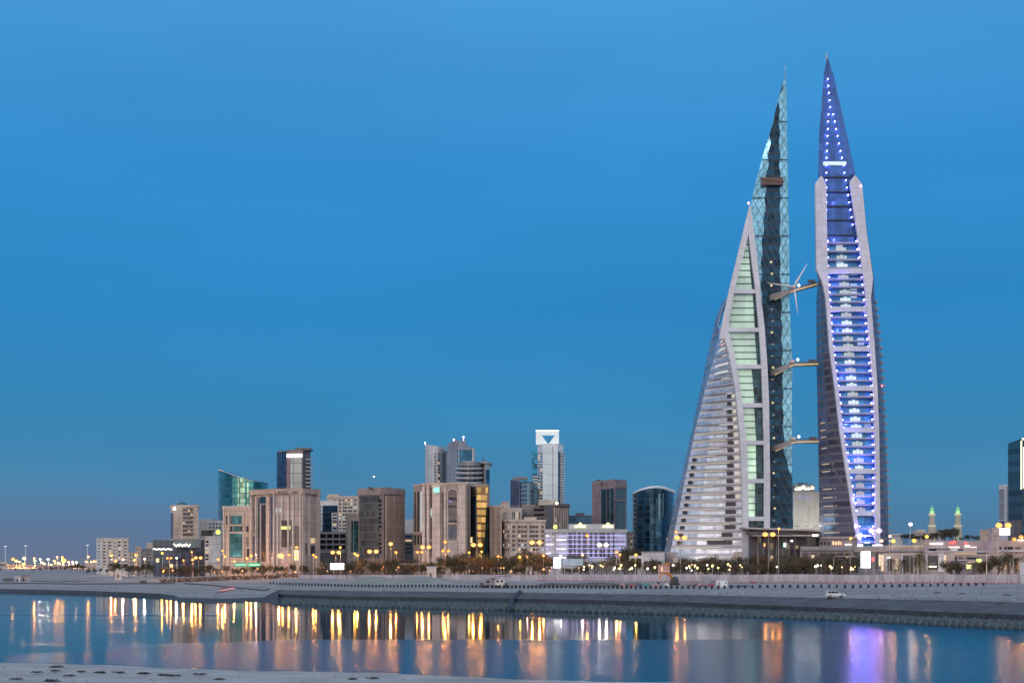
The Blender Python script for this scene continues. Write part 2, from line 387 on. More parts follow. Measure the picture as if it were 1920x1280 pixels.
def shade(m):
    """windows of one kind differ a little: blinds, open, a few lit rooms"""
    if m not in (dwin, brz, bwin, vio): return m
    q = RW.random()
    if q < .07: return E('lit_room_warm', (1, .66, .34), .65)
    if q < .11: return E('lit_room_cool', (.8, .95, 1), .45)
    if q < .28: return M('blind_window', (.13, .12, .115), .4, .1, var=.3)
    if q < .42: return M('grey_reflecting_window', (.09, .12, .16), .15, .5, var=.3)
    return m
def rows(y0, y1, n, fill=.5):
    p = (y1 - y0) / n; return [(y0 + i * p, y0 + (i + fill) * p) for i in range(n)]
def cols(x0, x1, n, fill=.5): return rows(x0, x1, n, fill)
def grid(cs, rs): return [(a, b, c, d) for c, d in rs for a, b in cs]
def arc(px0, px1, Ye, Yf, n=10):
    return [(px0 + (px1 - px0) * (1 - math.cos(math.pi * i / n)) / 2, Ye - (Ye - Yf) * math.sin(math.pi * i / n)) for i in range(n + 1)]

beige = M('beige_render', (.56, .465, .40), joint=1); beige2 = M('warm_beige_stone', (.50, .40, .33), joint=1); lilac = M('pinkish_stone', (.42, .355, .335), joint=1)
tan = M('tan_stone', (.44, .34, .28), joint=1); white = M('white_render', (.66, .64, .62), var=.08, joint=1); offw = M('grey_white_cladding', (.52, .53, .54), .5, var=.1, joint=1)
brown = M('brown_stone', (.20, .165, .155), joint=1); dgrey = M('dark_grey_cladding', (.11, .115, .13), .5); mgrey = M('mid_grey_cladding', (.26, .26, .28), .55, joint=1)
dwin = M('dark_window_glass', (.022, .028, .036), .15, .3, var=.5, scale=.4, zs=1); bwin = M('blue_window_glass', (.05, .12, .20), .12, .6, var=.4, scale=.3, zs=1)
teal = P('teal_curtain_wall', (.05, .20, .22), 3.6, 2.4, (.05, .1, .1), .08, .12, .7, .12); brz = M('bronze_window_glass', (.075, .058, .055), .2, .4, var=.4, scale=.3, zs=1)
vio = M('violet_grey_glass', (.12, .12, .20), .2, .5, var=.3, scale=.3, zs=1)
litw = E('lit_window', (1, .72, .42), 1.1); litc = E('cool_lit_window', (.75, .95, 1), 1.1); wsign = E('white_lit_sign', (1, .97, .9), 2.6); roofm = M('roof_membrane', (.3, .29, .28))

# far left: small white hotel with dark windows
b = Bld('hotel_building', 'low white hotel with five columns of dark windows at far left', [(181, 1010), (190, 1000), (241, 1000)], 1009, white, 20)
b.each('window', dwin, grid([(194, 198), (204.5, 208.5), (222, 226), (233, 237)], rows(1014.5, 1062, 8, .5)), 1)
b.each('window', mgrey, grid([(214.5, 217.5)], rows(1016, 1062, 7, .4)), 1); b.each('window', mgrey, grid([(183, 188)], rows(1014, 1062, 8, .45)), 0)
b.strips('facade_rib', beige, [(191, 193, 1009, 1066), (199.5, 203.5, 1012, 1066), (209.5, 213.5, 1012, 1066), (218.5, 221, 1012, 1066), (227, 232, 1012, 1066), (238, 241, 1009, 1066)], 1, d=.5); b.parapet(beige, .8)
b = Bld('apartment_building', 'small plain beige block just right of the white hotel', [(241, 1060), (262, 1060)], 1035, beige, 15); b.each('window', dwin, grid(cols(244, 260, 3, .4), rows(1039, 1066, 4, .4))); b.parapet(beige2, .6)
b = Bld('apartment_building', 'narrow tan block with orange lit window left of dark office block', [(254, 1100), (265, 1100)], 1024, tan, 15); b.each('window', litw, [(257, 261, 1042, 1049)]); b.each('window', dwin, grid(cols(256, 264, 2, .4), rows(1028, 1041, 2, .4)))
b = Bld('apartment_building', 'pale beige block with grey roof strip touching dark office block', [(264, 1040), (288, 1040)], 1029, beige, 20); b.strips('roof_band', mgrey, [(266, 285, 1028, 1032)], 0, .6); b.each('window', dwin, grid(cols(267, 286, 4, .4), rows(1037, 1066, 4, .4)))
b = Bld('apartment_building', 'pale upper block behind, stepped above the grey roof strip', [(275, 1120), (292, 1120)], 1017, beige, 20); b.each('window', dwin, grid(cols(277, 290, 3, .4), rows(1020, 1030, 2, .4)))
# dark office block with a string of roof lights
og = P('grey_blue_curtain_wall', (.10, .12, .15), 3.4, 2.5, (.07, .08, .10), .1, .3, .5, .25, lit=.05)
b = Bld('office_building', 'dark low office block with string of white lights under its roof', [(288, 880), (326, 870)], 1013, og, 20)
b.strips('roof_band', dgrey, [(288, 326, 1012, 1023)], 0, .8)
for i in range(12):
    mb = MB(); x = 289 + i * 3.0; f = b.faces[0]; h = f.hit(x); mb.ball((h.x, h.y - 1.2, wz(1028.5 + (i % 3) * .5, h.y)), .34, 6, 4); mb.build('string_light', E('string_light_bulb', (1, .95, .8), 7), b.root)
b = Bld('office_building', 'slate grey glass office wing with dotted roofline left of white slab', [(325, 850), (384, 860)], 1011, P('slate_curtain_wall', (.13, .14, .19), 3.4, 2, (.07, .07, .09), .12, .22, .4, .3), 22)
b.strips('cornice', M('greenish_sheet', (.22, .25, .25), .5), [(325, 376, 1010, 1026)], 0, .6)
for i in range(14):
    mb = MB(); h = b.faces[0].hit(327 + i * 2.3); mb.ball((h.x, h.y - 1.1, wz(1019.5 + (i * 7 % 5), h.y)), .26, 6, 4); mb.build('string_light', E('string_light_bulb'), b.root)
b.each('window', dwin, grid([(385.5, 391)], rows(1016, 1056, 7, .55)), 0)
b = Bld('apartment_building', 'beige slab with plain white end wall beside slate glass wing', [(384, 845), (392, 842), (415, 842)], 1005, beige, 20); b.strips('end_wall', offw, [(393, 414, 1006, 1055)], 1, .3)
b.each('window', dwin, grid([(385.5, 391)], rows(1013, 1052, 6, .55)), 0)
b = Bld('apartment_building', 'low white building with small square windows behind slate glass wing', [(373, 960), (421, 960)], 976, white, 20)
b.each('window', dwin, grid(cols(393, 418, 4, .45), rows(980, 1000, 3, .45)) + [(377, 399, 994, 1004)]); b.roofbox(377, 398, 972, offw)
t = thing('round_sign', 'round glowing yellow-green sign on the low white building', 'sign', (wx(409, 940), 940, wz(997, 940)))
mb = MB(); mb.tube([(wx(409, 940), 940.2, wz(997, 940)), (wx(409, 940), 939.4, wz(997, 940))], 1.5, 12); mb.build('sign_face', E('lime_sign', (.75, 1, .12), 1.6), t)
# beige tower with green dome
b = Bld('office_tower', 'beige tower with small green roof dome and white rooftop lamp', [(320, 925), (326, 910), (372, 912)], 948, beige2, 25)
b.strips('side_glass', dwin, [(320.5, 325, 961, 1010)], 0); b.each('window_ledge', brown, grid([(343, 362)], rows(952, 1006, 7, .32)), 1, d=.7); b.each('window', dwin, grid(cols(343, 362, 4, .8), rows(955, 1009, 7, .35)), 1)
b.parapet(beige, 1); mb = MB(); mb.ball((wx(341, 918), 918, wz(948, 918)), 3.8, 14, 8, .62); mb.tube([(wx(341, 918), 918, wz(944, 918)), (wx(341, 918), 918, wz(934, 918))], .12); mb.build('dome', M('green_dome_metal', (.05, .14, .14), .4, .3), b.root, True)
mb = MB(); mb.ball((wx(327, 905), 905, wz(953, 905)), .9, 10, 6); mb.build('roof_lamp', E('cool_roof_lamp', (.85, 1, 1), 6), b.root)
# curved green glass tower
ga = arc(409, 503, 1010, 975, 14)
gt = P('green_mirror_glass', (.08, .30, .30), 3.6, 4, (.04, .14, .15), .06, .14, .92, .14, var=.35)
b = Bld('glass_tower', 'curved green glass tower with sloping roofline, left of dark tower', ga, [879 + (x - 409) / 94 * 26 + 4 * math.sin((x - 409) / 94 * 3.14) for x, _ in ga], gt, 15, parts='curtain_wall')
mb = MB(); mb.tube([(wx(x, Y), Y - .2, wz(879 + (x - 409) / 94 * 26 + 4 * math.sin((x - 409) / 94 * 3.14), Y)) for x, Y in ga], .3); mb.build('roof_edge', M('pale_pink_metal', (.45, .42, .50), .4), b.root)
for x0, x1, k in ((446, 449, 0), (451, 459, 1), (463, 466, 2)):
    fi = min(range(len(b.faces)), key=lambda i: abs((ga[i][0] + ga[i + 1][0]) / 2 - (x0 + x1) / 2)); b.strips('reflection_streak', P('green_streak_glow', (.3, .5, .36), 3.6, 2.2, (.2, .3, .25), .1, .15, .6, .2, lit=.55, lc=(.62, 1, .55), ls=.35), [(x0, x1, 892 + k * 2, 955)], fi, .3)  # bright reflection on the curved glass put in as glowing strips
# beige and teal mid-rise
b = Bld('office_building', 'beige mid-rise with stacked teal glass bays, left of lilac-beige block', [(418, 800), (470, 792), (478, 800)], 949, beige2, 22)
b.each('glass_bay', teal, [(436, 453, 966, 982), (438, 450, 986, 996), (432, 454, 1000, 1044)], 0, .35)
b.each('window', dwin, [(424, 427.5, 966, 984), (432, 436, 986, 996), (451, 455, 986, 996), (432, 435, 966, 982), (462, 466, 983, 1000), (462, 466, 1006, 1024), (463, 467, 1028, 1044)], 0)
b.strips('facade_rib', beige, [(419, 422, 952, 1060), (428, 431, 960, 1060), (456, 459, 960, 1060), (420, 470, 983, 985.5), (420, 470, 997, 999.5)], 0, .6); b.parapet(beige, 1.2)
b.each('window', bwin, grid([(471, 476)], rows(958, 1050, 8, .5)), 1)
# tall lilac-beige block
b = Bld('office_building', 'tall lilac-beige stone block with crown band and recessed bays', [(471, 786), (513, 770), (565, 764), (598, 778)], 919, lilac, 30)
b.parapet(tan, 2.6, .9, 'crown')
for fi, rr in ((0, [(475, 479, 933, 1000), (484, 487, 933, 1060), (508, 512, 931, 1050), (475, 479, 1004, 1050)]), (1, [(543, 548, 974, 1022), (517, 520, 952, 960), (524, 527, 952, 960)]), (2, [(582, 590, 1008, 1018), (582, 590, 1022, 1040), (572, 576, 1018, 1040)])):
    b.each('window', vio if fi != 1 else dwin, rr, fi, .12)
b.each('window', teal, [(488, 500, 931, 944)], 0); b.each('window', brz, [(490, 499, 946, 1052)], 0); b.each('window', brz, [(528, 539, 975, 1025)], 1); b.each('window', vio, [(553, 562, 985, 1030)], 1)
b.strips('facade_rib', beige, [(471, 474, 930, 1070), (480.5, 483, 930, 1070), (501, 507, 930, 1070)], 0, .9)
b.strips('facade_rib', M('pale_stone', (.54, .48, .44), joint=1), [(513, 516, 924, 1070), (529, 531, 930, 974), (540, 543, 930, 1040), (549, 552, 930, 1050), (563, 565, 922, 1070), (520, 523, 962, 1060)], 1, .9)
b.strips('facade_rib', beige, [(566, 570, 922, 1070), (577, 580, 930, 1070), (592, 598, 922, 1070)], 2, .8); b.strips('crown_panel', brown, [(472, 479, 923, 930), (511, 513, 923, 930)], 0, 1.1); b.strips('crown_panel', brown, [(523, 540, 920.5, 926), (550, 558, 920, 924)], 1, 1.2)
b.strips('crown_panel', brown, [(586, 592, 921, 928)], 2, 1.2); b.each('ground_window', litw, [(520, 530, 1037, 1046), (550, 560, 1030, 1050)], 1, .2)
b.each('sign_panel', E('olive_lit_sign', (.8, .9, .2), .9), [(528, 545, 986, 992)], 1, .6)
# dark tower
b = Bld('office_tower', 'dark tower with white lit roof band and stacked side balconies', [(519, 905), (538, 895), (544, 890), (567, 888), (582, 900)], 846, brown, 20)
b.strips('side_glass', P('navy_curtain_wall', (.05, .10, .18), 3.4, 2, (.04, .06, .09), .1, .2, .6, .15), [(519.5, 537.5, 847, 930)], 0, .2); b.strips('pink_pier', M('rose_stone', (.34, .20, .20)), [(538.2, 543.5, 846, 925)], 1, .3)
b.strips('front_glass', P('pale_grey_panels', (.30, .32, .32), 6, 9, (.12, .12, .12), .04, .06, .3, .35, var=.25), [(544.5, 566, 858, 920)], 2, .25); b.strips('lit_band', E('white_band_light', (.95, 1, 1), 3), [(538.5, 566.5, 851, 857)], 2, .9)
b.roofbox(553.5, 581, 839, dgrey, 'rooftop_block', 1, 14)
for r in rows(860, 925, 9, .4): b.strips('balcony', offw, [(572, 582, *r)], 3, 1.8)
b.strips('side_wall', dgrey, [(567, 572, 846, 925)], 3, .3)
# white and blue building with L-shaped glass
b = Bld('office_building', 'white building with navy L-shaped glass front behind the car park', [(593, 850), (634, 850)], 938, white, 18)
b.strips('front_glass', P('navy_glass', (.03, .09, .16), 3.4, 3, (.03, .06, .1), .07, .1, .7, .12), [(605, 633, 947, 997)], 0, .2); b.strips('stair_wall', white, [(622, 632, 961, 997)], 0, .6)
b.each('window', dwin, grid([(596, 602)], rows(948, 990, 6, .4)), 0); 
b.each('window', dwin, grid([(624, 631)], rows(963, 995, 5, .42)), 0, d=.7, d0=.5)
b = Bld('hotel_building', 'cream block with rows of small dark windows behind brown tower', [(613, 900), (673, 900)], 930, M('cream_render', (.52, .47, .40), joint=1), 20)
b.each('window', dwin, grid([(627, 630), (636, 639), (643, 646), (647, 650), (653, 656), (657, 660), (664, 668)], rows(936, 996, 9, .45))); b.roofbox(615, 635, 926, beige); b.parapet(beige, .8)
b = Bld('parking_garage', 'stepped multi-storey car park with dark open decks', [(598, 815), (650, 812)], 996, mgrey, 20, 'car park')
b.each('deck_opening', dwin, [(600, 648, 1001, 1008), (600, 648, 1012, 1018), (600, 648, 1022, 1029)], 0, .1); b.strips('deck_edge', offw, [(598, 650, 997, 1000.5), (598, 650, 1008.5, 1011.5), (598, 650, 1018.5, 1021.5), (598, 650, 1029.5, 1036)], 0, .9)
b.strips('column', offw, [(599 + i * 12.4, 600.6 + i * 12.4, 1000, 1030) for i in range(5)], 0, .5)
b = Bld('office_building', 'narrow grey-beige building with teal glass strips left of brown tower', [(650, 800), (673, 795)], 961, M('grey_beige', (.34, .32, .31), joint=1), 20); b.each('glass_strip', teal, [(659, 662.5, 976, 1034), (664, 672, 976, 1034)], 0, .25); b.parapet(beige, .8)
# brown corner tower
b = Bld('office_tower', 'brown corner tower, glass face on left, vertical fins on right', [(672, 782), (720, 760), (758, 782)], 917, brown, 25)
b.parapet(M('pale_brown_stone', (.31, .245, .225)), 3.4, .5, 'crown')
b.strips('front_glass', P('smoky_curtain_wall', (.17, .18, .18), 3.9, 1.6, (.12, .115, .11), .16, .2, .5, .2, lit=.10, lc=(.8, .92, .8), ls=.55, cluster=1), [(675.5, 711, 929, 1045)], 0, .3)
b.each('stair_window', dwin, grid([(711.5, 715.5)], rows(936, 1040, 13, .6)), 0, .2)
b.strips('fin', tan, [(721.5 + i * 3.05, 722.7 + i * 3.05, 929, 1050) for i in range(12)], 1, .9); b.strips('dark_panel', M('umber_glass', (.07, .055, .06), .3, .3), [(721, 757, 930, 1048)], 1, .2)
b.roofbox(690, 694, 912, dgrey)
t = thing('roof_mast', 'thin roof mast with white light above the brown corner tower', 'mast', (wx(700, 790), 790, wz(917, 790)))
mb = MB(); mb.tube([(wx(700, 790), 790, wz(918, 790)), (wx(701, 790), 790, wz(894, 790))], .1); mb.build('pole', mgrey, t); mb = MB(); mb.ball((wx(701, 790), 790, wz(893, 790)), .4, 8, 5); mb.build('lamp', E('mast_light', (.8, .95, 1), 5), t)
b = Bld('apartment_building', 'small grey building with pale top in gap right of brown tower', [(757, 860), (777, 860)], 973, offw, 18); b.strips('lower_wall', dgrey, [(757, 777, 1000, 1060)], 0, .3); b.each('window', bwin, grid([(760, 772)], rows(1004, 1040, 5, .45)), 0, .5)
# arched beige building
b = Bld('office_building', 'beige stone bank building with tall arch bay and teal square sign', [(775, 775), (793, 760), (838, 752), (875, 752), (882, 765)], 909, tan, 30)
b.each('window_slot', brz, [(x, x + 3.3, 921, 996) for x in (777, 782.8, 788.6)] + [(x, x + 3.3, 1003, 1020) for x in (777, 782.8, 788.6)], 0, .12)
b.each('window_slot', brz, [(807.5, 811.5, 913, 951), (807.5, 811.5, 954, 966), (807.5, 811.5, 970, 1010), (807.5, 811.5, 1014, 1045), (828.5, 833.5, 923, 1030), (799, 801, 925, 1040)], 1, .12)
b.strips('pier', M('pale_pink_stone', (.62, .51, .44), joint=1), [(793.5, 798.5, 911, 1060), (802, 806.5, 911, 1062), (812.5, 827, 909, 1066), (834.5, 837.8, 911, 1060)], 1, 1.1)
b.strips('pier', M('pale_pink_stone'), [(859.5, 873, 909, 1060)], 2, .8)
f = b.faces[2]; a0, a1 = f.hit(839.5), f.hit(858); zt = wz(925, a0.y); zb = wz(1012, a0.y); mb = MB(); ctr = (a0 + a1) / 2; rad = (a1 - a0).length / 2
ring = [a0.x, a1.x]; pts = [(a0.x, zb), (a1.x, zb), (a1.x, zt)] + [(ctr.x + rad * math.cos(t), zt + rad * math.sin(t)) for t in (math.pi * i / 10 for i in range(1, 10))] + [(a0.x, zt)]
mb.loft([[(x, a0.y - .25, z) for x, z in pts], [(x, a0.y + .2, z) for x, z in pts]]); mb.build('arch_bay', brown, b.root)
mb = MB(); mb.tube([(a0.x, a0.y - .35, zb), (a0.x, a0.y - .35, zt)] + [(ctr.x + rad * math.cos(t), a0.y - .35, zt + rad * math.sin(t)) for t in (math.pi * (1 - i / 10) for i in range(1, 10))] + [(a1.x, a0.y - .35, zt), (a1.x, a0.y - .35, zb)], .35); mb.build('arch_rim', M('pale_pink_stone'), b.root)
b.each('arch_window', dwin, [(841, 856.5, y, y + h) for y, h in ((932, 5), (947, 3), (958, 8), (975, 4))] + [(841, 856.5, 988, 1006)], 2, .45, .2); b.strips('arch_ledge', tan, [(840, 858, 979, 983)], 2, .9); b.each('arch_window', E('dim_violet_window', (.35, .25, 1), .5), [(842, 847, 938, 941)], 2, .45, .2)
b.strips('base_arcade', lilac, [(840, 858, 1012, 1060)], 2, .5); b.strips('sign_panel', E('teal_lit_sign', (.25, .95, .85), 1.1), [(816, 826, 914, 922.5)], 1, 1.5, 1.0)
b.strips('cornice', tan, [(775.5, 792.5, 998, 1001.5)], 0, .5); b.each('window_slot', brz, [(877, 879.5, 915, 1040)], 3, .2); b.parapet(beige2, 1, .4)
# golden building
b = Bld('office_building', 'golden lit glass office beside blue glass strip and arched building', [(878, 790), (893, 780), (915, 784), (918.5, 800)], 908, tan, 20)
b.strips('blue_glass', P('deep_blue_glass', (.03, .11, .20), 3.6, 2.4, (.03, .06, .09), .08, .14, .6, .14, lit=.05), [(883, 892.5, 930, 1020)], 0, .3)
f = b.faces[1]; mb = MB(); A, B_ = f.hit(893.5), f.hit(914.5); A2, B2 = f.hit(897), f.hit(906.5)
mb.hexa([(A2.x, A2.y + .1, wz(1048, 780)), (B2.x, B2.y + .1, wz(1048, 780)), (B2.x, B2.y - .5, wz(1048, 780)), (A2.x, A2.y - .5, wz(1048, 780))], [(A.x, A.y + .1, wz(911, 780)), (B_.x, B_.y + .1, wz(911, 780)), (B_.x, B_.y - .5, wz(911, 780)), (A.x, A.y - .5, wz(911, 780))])
mb.build('gold_glass', P('gold_lit_glass', (.42, .26, .10), 4.0, 2.4, (.5, .30, .12), .06, .3, .3, .3, lit=.62, lc=(1, .58, .17), ls=.62, var=.3), b.root)
b.strips('dark_glass', teal, [(907, 914.8, 950, 1045)], 1, .2); b.each('window', bwin, grid([(885, 892)], rows(912, 929, 3, .5)), 0, .3)
# white cylindrical tower
wa = arc(797, 836, 985, 965, 12)
b = Bld('round_tower', 'white rounded tower with sloping top and dark window dots', wa, [833 + 5 * (x - 797) / 39 for x, _ in wa], offw, 14)
for cx in (815.5, 822.5, 830.5):
    fi = min(range(12), key=lambda i: abs((wa[i][0] + wa[i + 1][0]) / 2 - cx)); b.each('window', dwin if cx < 824 else mgrey, grid([(cx - 1.2, cx + 1.2)], rows(849, 912, 11, .55)), fi, .2)
b.strips('balcony', mgrey, grid([(834.2, 836)], rows(846, 912, 12, .5)), 11, 1.0)
mb = MB(); mb.tube([(wx(798, 970), 970, wz(834, 970)), (wx(797, 970), 970, wz(830, 970))], .15); mb.ball((wx(797, 970), 970, wz(829.5, 970)), .45, 8, 5); mb.build('beacon', E('warning_beacon', (1, .85, .9), 5), b.root)
# grey and blue tower beside it
b = Bld('office_tower', 'grey wedge-topped tower with blue glass right half', [(838, 950), (856, 935), (886, 938), (890, 945)], [833, 824, 841, 841], M('slate_render', (.25, .28, .33), joint=1), 20)
b.strips('front_glass', P('ocean_curtain_wall', (.045, .16, .26), 3.6, 2.6, (.04, .09, .13), .07, .12, .65, .12), [(857, 885, 843, 907)], 1, .3); b.strips('edge_fin', white, [(885.5, 889.5, 841, 907)], 2, .6); b.strips('mullion', offw, [(859, 860.3, 843, 907)], 1, .7)
b.roofbox(858, 873, 832, mgrey); 
for x, y, c in ((851, 824, 1), (869, 819, 2)):
    mb = MB(); mb.tube([(wx(x, 946), 946, wz(832, 946)), (wx(x, 946), 946, wz(y, 946))], .15); mb.ball((wx(x, 946), 946, wz(y, 946)), .6, 8, 5); mb.build('beacon', E('pink_beacon', (1, .45, .75), 6), b.root)
# round banded building
ra = arc(856, 906, 880, 858, 12)
b = Bld('round_building', 'round building with dark banded windows above the arched building', ra, 869, mgrey, 10)
for y0, y1 in ((873, 876), (881, 884.5), (890, 894), (899, 903)):
    mb = MB(); 
    for i in range(12): b.faces[i].rect(mb, ra[i][0], ra[i + 1][0], y0, y1, .15)
    mb.build('window_band', dwin, b.root)
    mb = MB()
    for i in range(12): b.faces[i].rect(mb, ra[i][0], ra[i + 1][0], y1, y1 + 3.2, .9)
    mb.build('balcony_band', offw, b.root)
b.roofbox(868, 888, 864, offw)
b = Bld('stair_tower', 'slim grey tower with blue glass and antenna beside round building', [(903, 872), (910, 866), (918, 870)], 869, offw, 10, 'building')
b.strips('blue_glass', P('ocean_curtain_wall'), [(911, 917.5, 880, 980)], 1, .2); mb = MB(); mb.ball((wx(908, 872), 872, wz(868, 872)), 3.4, 12, 6, .4); mb.build('roof_cap', mgrey, b.root, True)
mb = MB(); mb.tube([(wx(905.5, 872), 872, wz(868, 872)), (wx(905.5, 872), 872, wz(853, 872))], [.35, .1]); mb.box(wx(903.5, 872), wx(907.5, 872), 871.6, 872.4, wz(863, 872), wz(861, 872)); mb.build('antenna', dgrey, b.root)
b.parapet(mgrey, .5, 1.6, 'roof_disc')
# twin blue-grey tower
b = Bld('apartment_tower', 'grey-blue tower with ribbed left half, left of white crowned tower', [(957, 990), (975, 980)], 898, M('mauve_grey', (.27, .25, .31)), 18); b.strips('rib', bwin, [(959 + i * 4, 960.8 + i * 4, 901, 945) for i in range(4)], 0, .3); b.roofbox(962, 989, 893, mgrey, dy=6)
ba = arc(975, 1001, 985, 972, 8); mb = MB(); pts = [(wx(x, Y), Y) for x, Y in ba]; mb.prism(pts + [(pts[-1][0], 995), (pts[0][0], 995)], b.base, wz(903, 980)); mb.build('curved_wing', P('steel_blue_bands', (.10, .22, .30), 3.0, 4, (.22, .3, .36), .05, .35, .5, .2), b.root)
# white crowned tower
b = Bld('office_tower', 'tall white tower crowned by lit frame with triangular opening', [(1008, 985), (1018, 972), (1046, 972), (1056, 980)], 834, M('white_tower_cladding', (.74, .81, .83), .5, var=.08, joint=1), 20)
b.strips('front_panel', P('pale_panel_grid', (.64, .74, .76), 7, 4, (.40, .46, .48), .03, .04, .1, .4, var=.08), [(1019, 1045, 838, 945)], 1, .2); b.strips('seam', dgrey, [(1036, 1036.7, 836, 945)], 1, .3)
b.each('window', bwin, grid([(1009.2, 1011.8), (1013.6, 1016.8)], rows(848, 943, 18, .5)), 0, .15)
for r in rows(848, 943, 20, .45): b.strips('balcony', white, [(1050, 1056, *r)], 2, 1.6)
b.strips('side_glass', bwin, [(1046.5, 1050, 846, 944)], 2, .2)
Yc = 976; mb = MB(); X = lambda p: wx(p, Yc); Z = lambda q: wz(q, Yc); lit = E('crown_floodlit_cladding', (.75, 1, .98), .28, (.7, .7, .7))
def slab(pts, dy=5):
    mb.loft([[(X(a), Yc, Z(c)) for a, c in pts], [(X(a), Yc + dy, Z(c)) for a, c in pts]])
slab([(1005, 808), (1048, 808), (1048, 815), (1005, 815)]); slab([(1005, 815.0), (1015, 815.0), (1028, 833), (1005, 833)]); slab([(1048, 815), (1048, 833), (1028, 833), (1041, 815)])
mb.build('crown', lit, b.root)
mb = MB(); slab([(1005, 806), (1048, 806), (1048, 807.8), (1005, 807.8)], 6); mb.build('crown_beam', wsign, b.root)
b2 = Bld('apartment_tower', 'blue glass slab with white banded foot against the crowned tower', [(997, 990), (1008, 990)], 843, P('azure_curtain_wall', (.02, .17, .30), 3.4, 3, (.03, .12, .2), .05, .12, .7, .12), 12)
b2.strips('banded_wall', white, [(998, 1008, y, y + 2.6) for y in (892 + 5.2 * i for i in range(11))], 0, .6)
# low buildings around the tan slab
b = Bld('office_building', 'plain tan slab building right of golden glass office', [(918, 775), (941, 768)], 948, tan, 22); b.strips('seam', brown, [(925, 926, 950, 1050), (935, 936, 950, 1050)], 0, .15); b.parapet(beige2, .8)
b = Bld('office_building', 'pale beige building with narrow window slots behind grid hotel', [(938, 860), (979, 860)], 951, beige, 20); b.each('window_slot', dwin, [(943 + i * 2.6, 944.3 + i * 2.6, 959, 973) for i in range(3)] + [(961 + i * 3, 962.6 + i * 3, 959, 973) for i in range(5)]); b.roofbox(940, 955, 940, beige2); 
b = Bld('office_building', 'plain grey-brown block behind grid hotel', [(979, 880), (1003, 880)], 946, M('grey_brown', (.33, .30, .29), joint=1), 20); b.parapet(tan, .6); b.strips('seam', brown, [(986, 986.6, 950, 990), (995, 995.6, 950, 990)], 0, .1)
b = Bld('hotel_building', 'beige hotel with neat grid of windows and roof cap', [(941, 775), (957, 762), (1022, 766)], 975, M('hotel_stone', (.56, .47, .41), joint=1), 25)
b.each('window', brz, grid(cols(944, 956, 4, .45), rows(985, 1036, 6, .55)), 0); b.each('window', brz, grid([(x, x + 4.6) for x in (961, 971.3, 977, 982.7, 993.5, 999, 1004.5, 1015)], rows(985, 1036, 6, .55)), 1)
b.strips('facade_rib', M('pale_stone'), [(958, 960, 978, 1050), (967.5, 969.5, 978, 1050), (989, 991.5, 978, 1050), (1011, 1013.3, 978, 1050), (1020.5, 1022, 978, 1050)] , 1, .5); b.parapet(M('hotel_stone'), 1, .6); b.roofbox(983, 1006, 969, beige)
b = Bld('office_building', 'dark brown building with pale windowed corner and cream roof room', [(1000, 850), (1023, 842), (1037, 838), (1067, 852)], 947, brown, 25)
b.each('window_band', dwin, grid([(1001, 1021)], rows(953, 990, 4, .5)), 0, .15); b.strips('corner_slab', dgrey, [(1024, 1036, 946, 1000)], 1, .3); b.strips('window_bay', M('pale_pink_stone'), grid(cols(1038, 1066, 7, .42), [(951, 1000)]), 2, .6)
b.each('window', brz, grid(cols(1040, 1066, 7, .5), rows(953, 990, 4, .6)), 2, .2); b.strips('crown', brown, [(1037, 1067, 944, 950)], 2, .9); b.roofbox(1010, 1046, 936, M('cream_render'), dy=3, dep=12)
mb = MB(); mb.ball((wx(1044, 836), 836, wz(943, 836)), .8, 8, 5); mb.build('roof_lamp', E('warm_roof_lamp', (1, .85, .6), 7), b.root)
# violet-lit building
vb = P('violet_lit_glass', (.42, .43, .50), 4.1, 2.6, (.62, .62, .68), .12, .3, .1, .4, lit=0, var=.3)
b = Bld('office_building', 'low wide office block lit by violet lines on every floor', [(1023, 765), (1062, 760), (1174, 766)], 992, vb, 30)
vl = E('violet_line_light', (.50, .46, 1), 1.5); wl = E('pale_violet_line_light', (.80, .76, 1), 2.4); b.parapet(offw, 1.6, .6)
for i, y in enumerate((1003.5, 1011, 1019.5, 1028, 1036.5, 1044.5)):
    b.strips('line_light', vl if i % 2 else wl, [(1024, 1029 + (i % 3) * 4, y, y + 1.1)], 0, .55); b.strips('line_light', wl if i % 2 else vl, [(1048 - (i % 2) * 4, 1061.5, y, y + 1.1)], 0, .55)
    b.strips('line_light', vl, [(1062.5, 1173, y - .5, y + .3)], 1, .55)
for x0, x1 in ((1066, 1072), (1076, 1079), (1084, 1088), (1093, 1100), (1106, 1110), (1115, 1119), (1124, 1134), (1139, 1143), (1149, 1152)): b.strips('dark_bay', vio, [(x0, x1, 995, 1043)], 1, .4)
b.strips('canopy', dgrey, [(1062, 1100, 1041, 1045)], 1, 3); b.roofbox(1067, 1152, 982, offw, dy=6, dep=14)
for x in (1088, 1140):
    Y = 765; mb = MB(); mb.box(wx(x - 10, Y), wx(x + 10, Y), Y, Y + .4, wz(988, Y), wz(985, Y)); mb.build('roof_sign', E('pale_yellow_sign', (1, 1, .5), 2.0), b.root); mb = MB(); mb.ball((wx(x, Y), Y, wz(982, Y)), .8, 8, 5); mb.build('roof_lamp', E('yellow_roof_lamp', (1, .9, .25), 3), b.root)
t = thing('round_sign', 'round yellow lamp sign at left corner of violet-lit building', 'sign', (wx(1041, 752), 752, zg(1041, 752)))
mb = MB(); mb.tube([(wx(1041, 757), 757, wz(987, 757)), (wx(1041, 757), 756.2, wz(987, 757))], 1.1, 12); mb.build('sign_face', E('lime_sign'), t); mb = MB(); mb.tube([(wx(1041, 757), 756.8, zg(1041, 757)), (wx(1041, 757), 756.8, wz(989, 757))], .15); mb.build('pole', mgrey, t)
